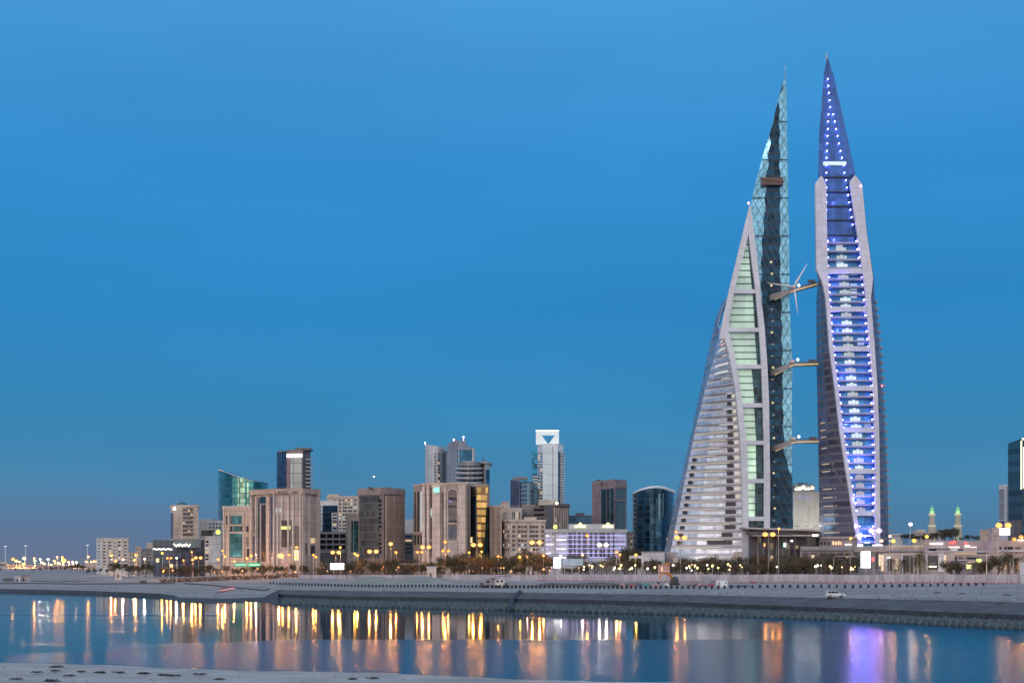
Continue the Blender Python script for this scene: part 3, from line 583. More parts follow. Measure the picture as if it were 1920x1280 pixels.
b = Bld('office_building', 'far low blue-grey block left of brown framed tower', [(1067, 1000), (1112, 1000)], 966, P('hazy_blue_wall', (.05, .14, .20), 3.5, 5, (.06, .14, .2), .05, .2, .3, .3), 20); b.roofbox(1080, 1096, 961, dgrey); b.parapet(dgrey, .5)
# brown framed tower
b = Bld('office_tower', 'square brown stone tower framing dark green glass panels', [(1110, 880), (1152, 855), (1175, 872)], 902, M('mauve_brown_stone', (.26, .205, .205), joint=1), 25)
b.strips('front_glass', P('dark_green_wall', (.03, .10, .12), 3.6, 3.2, (.02, .05, .06), .09, .1, .5, .15), [(1127.5, 1151, 916, 995)], 0, .15); b.strips('mullion', dgrey, [(1137, 1139, 916, 995), (1144, 1146, 916, 995)], 0, .4)
b.each('glass_panel', M('green_grey_glass', (.14, .20, .20), .25, .4), [(1155 + i * 6, 1160 + i * 6, y0, y1) for i in range(3) for y0, y1 in ((916, 936), (940, 992))], 1, .15); b.strips('facade_frame', M('pale_brown_stone'), [(1152.5, 1174, 936.5, 939.5), (1152.5, 1174, 902.5, 914)], 1, .5); b.roofbox(1118, 1126, 899, dgrey)
b = Bld('apartment_building', 'small beige apartment block left of dark oval tower', [(1176, 900), (1189, 900)], 997, beige, 15); b.each('window', dwin, grid(cols(1178, 1188, 2, .4), rows(1001, 1024, 4, .45))); b.parapet(tan, .5)
# dark oval glass tower
oa = arc(1187, 1264, 830, 800, 16); otop = lambda x: ip([(1187, 925), (1200, 919), (1215, 914.5), (1230, 913), (1245, 915), (1264, 922)], x)
b = Bld('glass_tower', 'dark oval glass tower with curved white roof rim', oa, [otop(x) for x, _ in oa], P('night_blue_glass', (.03, .09, .15), 3.6, 3.2, (.02, .05, .08), .07, .1, .85, .12, lit=.02, ls=.5), 12, parts='curtain_wall')
mb = MB(); mb.tube([(wx(x, Y), Y - .3, wz(otop(x), Y) + .2) for x, Y in oa], [.35 + .7 * i / 16 for i in range(17)]); mb.build('roof_rim', E('pale_roof_rim', (.8, .95, 1), .1, (.7, .75, .75)), b.root)
for i in (9, 10): b.strips('pale_glass_bay', M('pale_green_glass', (.22, .34, .34), .2, .6), [(oa[i][0] + 1.5, oa[i][0] + 4, 925, 1010 - i * 4)], i, .2)
for r in rows(925, 1020, 11, .3): b.strips('balcony', mgrey, [(oa[1][0] + .3, oa[2][0], *r)], 1, 1.1)
b = Bld('kiosk', 'white low pavilion between palms left of sail tower', [(1180, 690), (1206, 690)], 1041, white, 8, 'pavilion'); b.strips('opening', dwin, [(1184, 1190, 1046, 1060), (1194, 1202, 1046, 1060)], 0, .15)
b = Bld('pavilion', 'pale grey low annex building at foot of sail tower', [(1203, 710), (1246, 700)], 1034, offw, 10, 'building'); b.strips('opening', dwin, [(1208 + i * 9, 1213 + i * 9, 1052, 1066) for i in range(4)], 0, .15); b.parapet(mgrey, .4, .4)
# ---------------------------------------------------------------- the twin sail towers
class Ed:
    """a vertical edge of a tower: distance Y (may vary with row) and (row, px) points"""
    def __init__(s, Y, pts): s.Y = Y; s.p = pts
    def at(s, z, dy=0, dx=0):
        Y = s.Y; py = pyz(z, Y); return (wx(ip(s.p, py) + dx, Y) , Y + dy)
def Zr(py, Y=700): return wz(py, Y)
GB = 3.6
def vlerp(a, b, t): return (a[0] + (b[0] - a[0]) * t, a[1] + (b[1] - a[1]) * t)
def bandmesh(mb, e1, e2, zs, d, w1=0, w2=0):
    """thick skin between two edges: front d metres proud, back 0.5 m behind"""
    rings = []
    for z in zs:
        a = e1.at(z, 0, w1); b = e2.at(z, 0, w2); rings.append([(a[0], a[1] - d, z), (b[0], b[1] - d, z), (b[0], b[1] + .6, z), (a[0], a[1] + .6, z)])
    mb.loft(rings)
def zrange(z0, z1, n): return [z0 + (z1 - z0) * i / n for i in range(n + 1)]

framem = M('tower_white_cladding', (.57, .60, .66), .45, var=.09, scale=.08, joint=.6)
# ===== left tower
L1 = thing('sail_tower', 'left sail-shaped skyscraper with silver facade, white frame and diagrid glass spine', 'skyscraper', (wx(1380, 705), 705, GB))
eA = Ed(730, [(565, 1355), (572, 1351), (600, 1341), (740, 1311), (880, 1281), (950, 1264), (1045, 1243), (1100, 1234)])
eB = Ed(712, [(565, 1360), (612, 1352.5), (650, 1344), (720, 1324), (800, 1304), (900, 1283), (985, 1266), (1045, 1254), (1100, 1246)])
eR1 = Ed(692, [(390, 1405), (440, 1392), (548, 1366), (600, 1357), (624, 1353), (658, 1365), (693, 1371), (728, 1377.5), (763, 1381), (829, 1387.5), (900, 1390.5), (974, 1391.5), (1045, 1392), (1100, 1392)])
eR2 = Ed(692, [(441, 1402.4), (548, 1375.8), (600, 1366), (624, 1366), (658, 1375), (693, 1381), (728, 1387.5), (763, 1391.5), (829, 1399), (900, 1402), (974, 1402.5), (1045, 1402), (1100, 1402)])
eL1 = Ed(692, [(385, 1405), (548, 1365.6), (618, 1351), (640, 1347)])
eF1 = Ed(692, [(390, 1405.3), (441, 1402.6), (495, 1409), (544, 1415.5), (560, 1417), (618, 1422), (690, 1426.6), (755, 1429), (830, 1431), (900, 1431.7), (1100, 1431)])
eF2 = Ed(692, [(385, 1405.8), (441, 1413.6), (495, 1420), (547, 1424.8), (560, 1426.2), (618, 1433), (690, 1438), (755, 1441), (830, 1442), (900, 1443), (1100, 1442)])
zt = Zr(612, 712); zb = GB
# left wing: silver glass skin with a body behind
fz = zrange(zb, Zr(566, 730), 30)
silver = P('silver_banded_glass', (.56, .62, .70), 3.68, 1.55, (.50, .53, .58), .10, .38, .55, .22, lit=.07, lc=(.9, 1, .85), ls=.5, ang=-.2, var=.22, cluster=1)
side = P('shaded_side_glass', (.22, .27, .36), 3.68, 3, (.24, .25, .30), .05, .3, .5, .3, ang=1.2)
mb = MB(); rings = []
for z in fz:
    zz = min(z, zt); a = eA.at(z); b_ = eB.at(zz) if z < zt else (eA.at(z)[0] + .4, 716); r = eR1.at(zz) if z < zt else (eA.at(z)[0] + .8, 716)
    mid = vlerp(b_, r, .35); mid = (mid[0], mid[1] - 3.5 * sm(zt, zb, zt - (zt - z)) if z < zt else mid[1])
    rings.append([(b_[0], b_[1], z), (mid[0], mid[1], z), (r[0] + .5, r[1] + .6, z), (r[0] + 2, 735, z), (a[0] * 742 / a[1] + 2, 742, z)])
mb.loft(rings); mb.build('wing_glass', silver, L1)
mb = MB(); rings = []
for z in fz:
    a = eA.at(z); zz = min(z, zt); b_ = eB.at(zz) if z < zt else (a[0] + .6, 715)
    rings.append([(a[0], a[1], z), (b_[0], b_[1] - .3, z), (b_[0] + .6, b_[1] + 2, z), (a[0] * 738 / a[1] + 2, 738, z)])
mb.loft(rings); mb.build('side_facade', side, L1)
# floor bands: pale spandrels proud of the glass, lit strip under the lower ones
def curvept(z, t, out):
    """point at share t between the wing's left corner and the rib, on the bulged glass"""
    a = eB.at(z); r = eR1.at(z)
    return (a[0] + (r[0] - a[0]) * t, a[1] + (r[1] - a[1]) * t - 3.5 * (t / .35 if t < .35 else (1 - t) / .65) - out)
fls = []
py = 623
while py < 1032: fls.append(py); py += 14.25
spandrel = M('silver_spandrel', (.40, .42, .46), .35, .25, var=.08, scale=.2)
stripw = E('warm_strip_light', (1, .86, .68), .5); stripc = E('cool_strip_light', (.86, .93, 1), .5)
dslot = M('dark_slot', (.03, .035, .045), .3)
for i, py in enumerate(fls):
    z = Zr(py, 703)
    if z > zt - 2: continue
    mb = MB(); pts = [curvept(z, t, .14) for t in (0, .17, .35, .6, .8, 1)]; bk = [(x, y + 1.0) for x, y in pts]
    mb.prism(pts + bk[::-1], z - .62, z + .28); mb.build('floor_band', spandrel, L1)
    # light strips
    if py < 700 and i % 4 != 3: ta, tb, mm, h = .12 + .05 * (i % 3), .92 - .06 * (i % 2), stripc, 1.3
    elif py < 800: ta, tb, mm, h = .55 + .08 * (i % 3), .9, stripc, .6
    elif py < 985: ta, tb, mm, h = .05, .50 + .1 * ((i * 3) % 4), stripw, .45
    else: ta, tb, mm, h = .05, .72, stripw, .5
    if not (700 <= py < 800 and i % 2):
        mb = MB(); n = 6; pp = [curvept(z, ta + (tb - ta) * k / n, .3) for k in range(n + 1)]; mb.prism(pp + [(x, y + .3) for x, y in pp][::-1], z - 1.25 - (h - .5), z - .85); mb.build('light_strip', mm, L1)
    if py > 740:    # dark recessed openings beside the rib, pale panel next to them
        t1 = .72 if py < 1000 else .68; x0 = curvept(z, t1 + .02, .35); x1 = curvept(z, t1 + (.12 if py < 930 else .17), .35); zz = z + 1.1
        if py > 1020: x0 = curvept(z, .5, .35)
        mb = MB(); mb.prism([(x0[0], x0[1]), (x1[0], x1[1]), (x1[0], x1[1] + .6), (x0[0], x0[1] + .6)], z + .4, z + 2.4); mb.build('opening', dslot, L1)
        if py < 950: y0 = curvept(z, .88, .35); y1 = curvept(z, .96, .35); mb = MB(); mb.prism([y0, y1, (y1[0], y1[1] + .6), (y0[0], y0[1] + .6)], z + .5, z + 2.0); mb.build('lit_opening', stripw, L1)
    if py > 860:
        x0 = curvept(z, .08, .3); x1 = curvept(z, .14, .3); mb = MB(); mb.prism([x0, x1, (x1[0], x1[1] + .5), (x0[0], x0[1] + .5)], z + .5, z + 2.2); mb.build('opening', dslot, L1)
# base plinth
mb = MB(); rings = []
for z in (zb - .5, Zr(1034, 700)):
    a = eB.at(z); r = eR2.at(z); rings.append([(a[0] - 1.5, a[1] - 1, z), (a[0] + 12, a[1] - 7, z), (r[0], r[1] - 1.6, z), (r[0], r[1] + 20, z), (a[0], a[1] + 20, z)])
mb.loft(rings); mb.build('base', M('base_stone', (.40, .35, .34), .7), L1)
mb = MB()
for t in (.08, .25, .42, .6, .78):
    x, y = curvept(Zr(1045, 700), t, 4); mb.box(x - 1.2, x + 1.2, y - 1, y + 1, zb, Zr(1046, 700))
mb.build('entrance_pier', beige, L1)
# white frame
zs_all = zrange(zb, Zr(388, 692), 48)
mb = MB(); bandmesh(mb, eL1, Ed(692, [(441, 1402.4), (548, 1375.8), (600, 1367), (640, 1361)]), [z for z in zrange(Zr(636, 692), Zr(441, 692), 14)], 1.6)
bandmesh(mb, eL1, eF2, zrange(Zr(441, 692), Zr(386, 692), 6), 1.6); mb.build('frame_left', framem, L1)
mb = MB(); bandmesh(mb, eR1, eR2, zrange(zb, Zr(624, 692), 26), 1.8); mb.build('curved_rib', framem, L1)
mb = MB(); bandmesh(mb, eF1, eF2, zrange(zb, Zr(441, 692), 30), 1.7); mb.build('frame_right', framem, L1)
def inner(z):
    py = pyz(z, 692); e = eR2 if py > 622 else Ed(692, [(441, 1402.4), (548, 1375.8), (600, 1367), (622, 1364)]); return e.at(z)[0], eF1.at(z)[0]
beams = [547, 619, 688, 760, 830, 901.5, 972]
for py in beams:
    z = Zr(py, 692); a, c = inner(z); mb = MB(); mb.box(a - .4, c + .4, 690.6, 692.8, z - 1.0, z + 1.0); mb.build('cross_beam', framem, L1)
# atrium glass behind the frame: pale green, glowing more towards the bottom, with a darker strip on the right
gl = P('mint_glow_glass', (.46, .66, .58), 30, 7.0, (.2, .3, .3), .012, .0, .35, .2, lit=0, var=.12)
mg = MC['mint_glow_glass']; pr = [n for n in mg.node_tree.nodes if n.type == 'BSDF_PRINCIPLED'][0]
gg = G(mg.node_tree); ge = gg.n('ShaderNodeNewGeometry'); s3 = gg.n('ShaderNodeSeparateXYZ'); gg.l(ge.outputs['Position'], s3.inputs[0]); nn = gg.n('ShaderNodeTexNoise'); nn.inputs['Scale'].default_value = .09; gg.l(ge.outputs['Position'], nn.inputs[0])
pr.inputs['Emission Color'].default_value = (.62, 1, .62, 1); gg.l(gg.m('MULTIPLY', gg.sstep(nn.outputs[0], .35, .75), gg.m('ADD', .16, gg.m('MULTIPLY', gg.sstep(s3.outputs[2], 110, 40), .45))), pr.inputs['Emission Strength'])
segs = [(441, 547)] + list(zip(beams, beams[1:])) + [(972, 1000)]
for k, (p0, p1) in enumerate(segs):
    z1 = Zr(p0, 692) - 1; z0 = Zr(p1, 692) + 1; mb = MB(); rings = []
    for z in zrange(z0, z1, 5):
        a, c = inner(z); w = c - a; dk = {0: .12, 1: .10, 2: .12, 3: .36, 4: .38, 5: .42, 6: .52, 7: 1}[k] ; rings.append([(a, 693.3, z), (c - w * dk, 693.3, z), (c - w * dk, 694.3, z), (a, 694.3, z)])
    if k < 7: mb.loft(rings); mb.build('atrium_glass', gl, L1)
    mb = MB(); rings = []
    for z in zrange(z0, z1, 5):
        a, c = inner(z); w = c - a; rings.append([(c - w * dk, 693.0, z), (c, 693.0, z), (c, 694.5, z), (c - w * dk, 694.5, z)])
    mb.loft(rings); mb.build('dark_glass', P('dark_teal_strip', (.02, .06, .08), 3.68, 2, (.05, .11, .11), .08, .08, .5, .15, var=.8), L1)
    if k < 7:
        n = 7 if k == 0 else 4
        for j in range(1, n + 1):
            z = z0 + (z1 - z0) * j / (n + 1); a, c = inner(z)
            if c - a > 1: mb = MB(); mb.box(a, c, 692.7, 693.2, z - .16, z + .16); mb.build('mullion', M('mullion_dark', (.05, .10, .10), .5), L1)
# diagrid spine
sl_ = Ed(704, [(133, 1472.3), (172, 1463), (187, 1458.7), (255, 1441.8), (307, 1426.4), (360, 1412.5), (386, 1407.7), (600, 1405), (1100, 1405)])
sr_ = Ed(704, [(133, 1472.8), (172, 1474.4), (270, 1476.3), (364, 1477.4), (495, 1480), (560, 1480), (677, 1485), (853, 1485), (987, 1486.7), (1100, 1487)])
cl = Ed(704, [(133, 1472.5), (180, 1459.5), (187, 1458.9), (255, 1442.2), (262, 1443.5), (330, 1437), (412, 1432), (476, 1427.5), (600, 1427), (1100, 1430)])
cr = Ed(704, [(133, 1472.6), (187, 1460.5), (255, 1461), (360, 1462.6), (495, 1462), (560, 1464.5), (677, 1466.4), (794, 1468), (850, 1470), (875, 1478), (890, 1483), (900, 1485.5), (1100, 1486.5)])
zt2 = Zr(134, 704); N = 140; zz = zrange(zb, zt2, N)
tri = lambda i, a: a * (abs((i % 6) - 3) - 1.5) / 1.5
def ring4(i, z):
    a = sl_.at(z); c1 = cl.at(z, 0, tri(i, 1.8)); c2 = cr.at(z, 0, tri(i + 3, 1.5)); d = sr_.at(z)
    if c1[0] < a[0]: c1 = (a[0] + .02, a[1])
    if pyz(z, 704) > 870: c2 = (min(c2[0], d[0] - .05), c2[1])
    if c2[0] <= c1[0]: c2 = (c1[0] + .03, c1[1])
    if c2[0] >= d[0]: c2 = (d[0] - .02, d[1])
    return a, c1, c2, d
cy = P('pale_cyan_glass', (.24, .56, .72), 3.7, 2.4, (.14, .30, .36), .05, .05, .55, .2, var=.22)
co = P('dark_core_glass', (.012, .05, .095), 3.7, 3.2, (.010, .03, .055), .1, .3, .8, .25, lit=.0, var=.6)
mbl, mbc, mbr = MB(), MB(), MB(); rl, rc, rr = [], [], []
for i, z in enumerate(zz):
    a, c1, c2, d = ring4(i, z); back = 12 * min(1, (zt2 - z) / 60) + .5
    rl.append([(a[0], a[1], z), (c1[0], c1[1] - .6, z), (c1[0] * (1 + back / 704), c1[1] + back, z), (a[0] * (1 + back / 704) + .05, a[1] + back, z)])
    rc.append([(c1[0], c1[1] - .6, z), (c2[0], c2[1] - .6, z), (c2[0], c2[1] + back, z), (min(c2[0], c1[0] * (1 + back / 704)), c1[1] + back, z)])
    rr.append([(c2[0], c2[1] - .6, z), (d[0], d[1], z), (d[0], d[1] + back, z), (min(d[0], c2[0] * (1 + back / 704)), c2[1] + back, z)])
mbl.loft(rl); mbc.loft(rc); mbr.loft(rr)
mbl.build('spine_glass', cy, L1); mbc.build('spine_core', co, L1); mbr.build('spine_glass', cy, L1)
mb = MB(); step = 6.2; k = 0; z = zb
while z < zt2 - 8:     # crossing diagonals and ring beams
    z1 = z + step; a0, b0 = sl_.at(z), sr_.at(z); a1, b1 = sl_.at(z1), sr_.at(z1); Wd = b0[0] - a0[0]; nseg = max(1, int(Wd / 3.1)); y = 703.1
    L = 1425 if pyz(z, 704) > 390 else 0
    for j in range(nseg):
        p0 = a0[0] + Wd * j / nseg; p1 = a0[0] + Wd * (j + 1) / nseg; W1 = b1[0] - a1[0]; q0 = a1[0] + W1 * j / nseg; q1 = a1[0] + W1 * (j + 1) / nseg
        if L and p1 < wx(1408, 704): continue
        mb.tube([(p0, y, z), (q1, y, z1)], .09, 3); mb.tube([(p1, y, z), (q0, y, z1)], .09, 3)
    if k % 3 == 0: mb.tube([(a0[0], y, z), (b0[0], y, z)], .2, 4)
    z = z1; k += 1
mb.build('diagrid', M('diagrid_steel', (.10, .20, .25), .4, .3), L1)
mb = MB(); mb.box(wx(1427, 702), wx(1467.5, 702), 700.5, 704, Zr(348, 702), Zr(334, 702)); mb.build('sky_bridge_box', M('bronze_box', (.10, .07, .07), .5), L1)
mb = MB(); mb.tube([(wx(1469, 702), 700.3, Zr(342, 702)), (wx(1428, 702), 700.3, Zr(337, 702))], .35); mb.build('box_rail', M('copper_rail', (.35, .18, .12), .4, .5), L1)
mb = MB(); mb.tube([(wx(1472.5, 704), 704, zt2 - 2), (wx(1472.5, 704), 704, zt2 + 3)], [.25, .06]); mb.build('spire_tip', framem, L1)
# core lights seen inside the spine
for i, py in enumerate(range(492, 990, 22)):
    lc = 1446.5 + (py - 490) * .012 + (1.5 if i % 2 else 0); ccol = 'core_lamp_warm' if i % 3 == 0 or py < 560 else 'core_lamp_dim'
    mb = MB(); Z_ = Zr(py, 702); h = .55 if ccol == 'core_lamp_dim' else .9
    mb.box(wx(lc - 1.9, 702), wx(lc + 1.9, 702), 703.0, 703.4, Z_, Z_ + h); mb.build('core_window', E('core_lamp_warm', (1, .82, .35), .75) if ccol == 'core_lamp_warm' else E('core_lamp_dim', (.85, .72, .5), .28), L1)
mb = MB(); mb.ball((wx(1403, 691), 690, Zr(382, 691)), .55, 8, 5); mb.build('beacon', E('pink_beacon'), L1)

# ===== right tower
L2 = thing('sail_tower', 'right slender skyscraper with blue-lit floors framed in white under pointed glass tip', 'skyscraper', (wx(1600, 700), 700, GB))
tL = Ed(712, [(109, 1549.6), (139, 1543.7), (197, 1539.4), (248, 1535), (330, 1532.7), (346, 1535), (505, 1535), (530, 1533), (560, 1530.5), (677, 1531), (833, 1534), (911, 1535.5), (1005, 1536.5), (1100, 1537)])
tR = Ed(708, [(109, 1550.4), (139, 1561), (197, 1573.7), (248, 1585.5), (330, 1603), (346, 1612), (431, 1622), (521, 1636), (580, 1643), (654, 1650.7), (728, 1655.5), (833, 1661), (911, 1664), (1005, 1666), (1100, 1667)])
bLo = Ed(692, [(330, 1539), (345, 1527.6), (431, 1528.5), (505, 1529.5), (530, 1541), (560, 1547), (654, 1554), (728, 1564), (806, 1572.6), (884, 1585), (962, 1597), (1023, 1607), (1060, 1612)])
bLi = Ed(692, [(330, 1539.5), (349, 1548), (431, 1549.5), (509, 1551), (560, 1554), (654, 1561), (728, 1570.5), (806, 1580), (884, 1591.5), (962, 1604), (1023, 1616.5), (1060, 1623)])
bRi = Ed(692, [(330, 1601.5), (342, 1592), (431, 1605), (509, 1616.5), (549, 1621.5), (560, 1622), (654, 1630), (728, 1636), (806, 1638.5), (884, 1640.5), (962, 1639.5), (1023, 1640), (1060, 1640)])
bRo = Ed(692, [(330, 1602), (347, 1615), (431, 1623), (521, 1635.5), (528, 1635), (560, 1631.5), (654, 1639), (728, 1644), (806, 1647), (884, 1648), (962, 1649), (1060, 1649)])
purple = P('plum_grey_glass', (.17, .17, .25), 3.75, 2.2, (.17, .16, .20), .08, .34, .5, .22, lit=.05, lc=(.95, .85, .75), ls=.45, ang=.7, var=.35, cluster=1)
deep = P('royal_blue_glass', (.045, .12, .33), 3.75, 3, (.03, .06, .14), .05, .05, .55, .18, var=.25)
zs = zrange(GB, Zr(346, 712), 60)
mb = MB(); rings = []
for z in zs:
    a = tL.at(z); b_ = bLo.at(z); m1 = vlerp(a, b_, .5); b2 = (b_[0] + .6, b_[1] + .2); rings.append([(a[0], a[1], z), (m1[0] - .3, m1[1] - 1.5, z), (b2[0], b2[1], z), (b2[0] * 716 / 692 + 1, 716, z), (a[0] * 728 / a[1] + .5, 728, z)])
mb.loft(rings); mb.build('side_facade', purple, L2)
mb = MB(); rings = []
for z in zs:
    a = bRo.at(z); b_ = tR.at(z); m1 = vlerp(a, b_, .5); rings.append([(a[0] - .6, a[1] + .2, z), (m1[0] + .3, m1[1] - 1.5, z), (b_[0], b_[1], z), (b_[0] - .5, 728, z), (a[0] - 1, 716, z)])
mb.loft(rings); mb.build('side_facade', purple, L2)
# small terraces stepping along the right silhouette
for i in range(40):
    z = GB + 8 + i * 3.75 * 1.0
    if z > Zr(560, 700): break
    x, y = tR.at(z); mb = MB(); mb.box(x - 2.2, x + .9, y - .8, y + 4, z, z + 1.2); mb.build('terrace', M('terrace_edge', (.30, .30, .36), .5), L2)
# rear body and glass tip
mb = MB(); rings = []
for z in zrange(GB, Zr(346, 712), 40): 
    a = bLi.at(z); b_ = bRi.at(z); rings.append([(a[0] - .5, 695.5, z), (b_[0] + .5, 695.5, z), (b_[0] + .5, 722, z), (a[0] * 722 / 692 + .5, 722, z)])
mb.loft(rings); mb.build('recessed_glass', P('sky_blue_recess_glass', (.05, .33, .62), 3.75, 3.4, (.03, .16, .3), .05, .12, .15, .2, lit=.10, lc=(.9, .9, 1), ls=.4, var=.3), L2)
mb = MB(); rings = []
tL7 = Ed(696, tL.p[:5]); tR7 = Ed(696, tR.p[:5])
for z in zrange(Zr(460, 696), Zr(110, 696), 50):
    up = pyz(z, 696) < 331; a = tL7.at(z) if up else bLi.at(z); b_ = tR7.at(z) if up else bRi.at(z)
    ax = a[0]; bx = b_[0]; d = 14 * min(1, (Zr(109, 696) - z) / 50) + .3
    rings.append([(ax, 694.6, z), (bx, 694.6, z), (bx, 695.4 + d, z), (min(bx - .05, ax * (1 + (d + .8) / 694.6) + .1), 695.4 + d, z)])
mb.loft(rings); tip = mb.build('tip_glass', deep, L2)
# frame
mb = MB(); bandmesh(mb, bLo, bLi, [Zr(p, 692) for p in (1075, 1023, 962, 884, 806, 728, 690, 654, 610, 560, 545, 530, 520, 505, 470, 431, 390, 349, 345, 338, 331)], 1.5); mb.build('frame_left', framem, L2)
mb = MB(); bandmesh(mb, bRi, bRo, [Zr(p, 692) for p in (1075, 1023, 962, 884, 806, 728, 690, 654, 610, 560, 549, 535, 528, 521, 505, 470, 431, 390, 347, 342, 336, 331)], 1.5); mb.build('frame_right', framem, L2)
bm2 = [509, 580, 654, 728, 806, 883, 962]
for py in bm2:
    z = Zr(py, 692); a = bLi.at(z)[0]; c = bRi.at(z)[0]; mb = MB(); mb.box(a - .3, c + .3, 690.8, 693.5, z - 1.15, z + 1.15); mb.build('cross_beam', framem, L2)
balc = M('balcony_edge', (.34, .36, .44), .5); winp = E('white_lit_panel', (.78, .93, 1), .85); led = E('blue_led', (.24, .17, 1), 150); ledw = E('white_blue_led', (.22, .20, 1), 45)
def floor(py, slab=True, panel=True, light=True):
    z = Zr(py, 692); a = bLi.at(z)[0]; c = bRi.at(z)[0]
    if slab: mb = MB(); mb.box(a, c, 691.6, 695.6, z - .35, z + .35); mb.build('balcony', balc, L2)
    if panel:
        pc = ip([(450, 1577.6), (560, 1587.5), (650, 1593), (728, 1600), (806, 1608), (883, 1614), (962, 1617)], py); w = 2.7 if py < 880 else 2.2; x = wx(pc, 692)
        mb = MB()
        for q in (-1, 0, 1): mb.box(x + q * w * .62 - w * .27, x + q * w * .62 + w * .27, 694.9, 695.3, z + .55, z + 2.9 - (.5 if q else 0))
        mb.build('window_panel', (winp if RW.random() < .6 else E('soft_lit_panel', (.8, .92, .95), .5)) if py < 885 else E('dim_lit_panel', (.8, .78, .9), .4), L2)
    if light:
        for x in (a + .7, c - .7):
            mb = MB(); mb.ball((x, 692.4, z + 1.0), .22, 6, 4); mb.build('led_lamp', led if RW.random() < .75 else E('dim_blue_led', (.24, .17, 1), 35), L2)
py = 455.0
for s0, s1, n in [(447, 509, 4)] + [(bm2[i], bm2[i + 1], 5) for i in range(6)] :
    for j in range(n):
        py = s0 + (s1 - s0) * (j + (1 if s0 != 447 else .55)) / (n if s0 == 447 else n)
        if py < s1 - 4 or s0 == 447: floor(py, True, True, True)
        elif s0 != 447: floor(py - 1, False, True, True)
for py in (990, 1004, 1016): floor(py, True, False, py != 1016)
# dark upper floors with floor lines, LEDs up both edges
for py in (330, 358, 385, 411, 439): z = Zr(py, 692); a = bLi.at(z)[0]; c = bRi.at(z)[0]; mb = MB(); mb.box(a if py > 340 else wx(1548, 692), c if py > 340 else wx(1596, 692), 693.6, 694.5, z - .3, z + .3); mb.build('floor_line', M('dark_blue_line', (.02, .03, .07), .4), L2)
def dot(px, py, mt=ledw, r=.27): mb = MB(); mb.ball((wx(px, 692.6), 692.6 + .9, Zr(py, 692.6)), r, 6, 4); mb.build('led_lamp', mt, L2)
for py in (147, 160, 173, 187, 200): dot(1553 + (py - 147) * .083, py)
for i, py in enumerate((213.5, 227, 241, 254, 268, 282, 295)): dot(1554.3 - i * .6, py); dot(1563.3 + i * 2.7, py)
for i in range(9): py = 309 + i * 13.9; dot(1550.3, py); dot(ip([(309, 1583), (323, 1584), (336, 1587), (440, 1602.5)], py), py)
mb = MB(); z = Zr(305, 692); mb.box(wx(1545, 692), wx(1587.5, 692), 692.6, 694.3, z - .7, z + .7); mb.build('crown_bar', E('pale_crown_light', (.7, .95, 1), .8), L2)
mb = MB(); mb.tube([(wx(1550, 701), 701, Zr(114, 701)), (wx(1550, 701), 701, Zr(99, 701))], [.5, .1]); mb.build('spire_tip', M('brass_tip', (.4, .35, .25), .4, .5), L2)
for px_, y_ in ((1632, 348), (1651, 723)):
    pass
mb = MB(); mb.ball((wx(1614.5, 690), 690, Zr(349, 690)), .4, 8, 5); mb.build('beacon', E('pink_beacon'), L2); mb = MB(); mb.ball((wx(1653.5, 700), 700, Zr(723, 700)), .5, 8, 5); mb.build('beacon', E('red_beacon', (1, .1, .15), 6), L2)
# warm lit sills on the lower left facade
for i, py in enumerate([792, 806, 819, 840, 870, 884, 917, 933, 949, 965, 982, 999]):
    z = Zr(py, 702); a = tL.at(z); c = bLo.at(z); tb = .55 if py > 860 else .4; pts = [vlerp(a, c, .12), vlerp(a, c, tb)]; mb = MB()
    o = 1.9; mb.prism([(pts[0][0] - .2, pts[0][1] - o), (pts[1][0], pts[1][1] - o), (pts[1][0], pts[1][1] - o + 1.2), (pts[0][0], pts[0][1] - o + 1.2)], z, z + .5); mb.build('light_strip', E('tan_strip_light', (1, .72, .48), .42), L2)

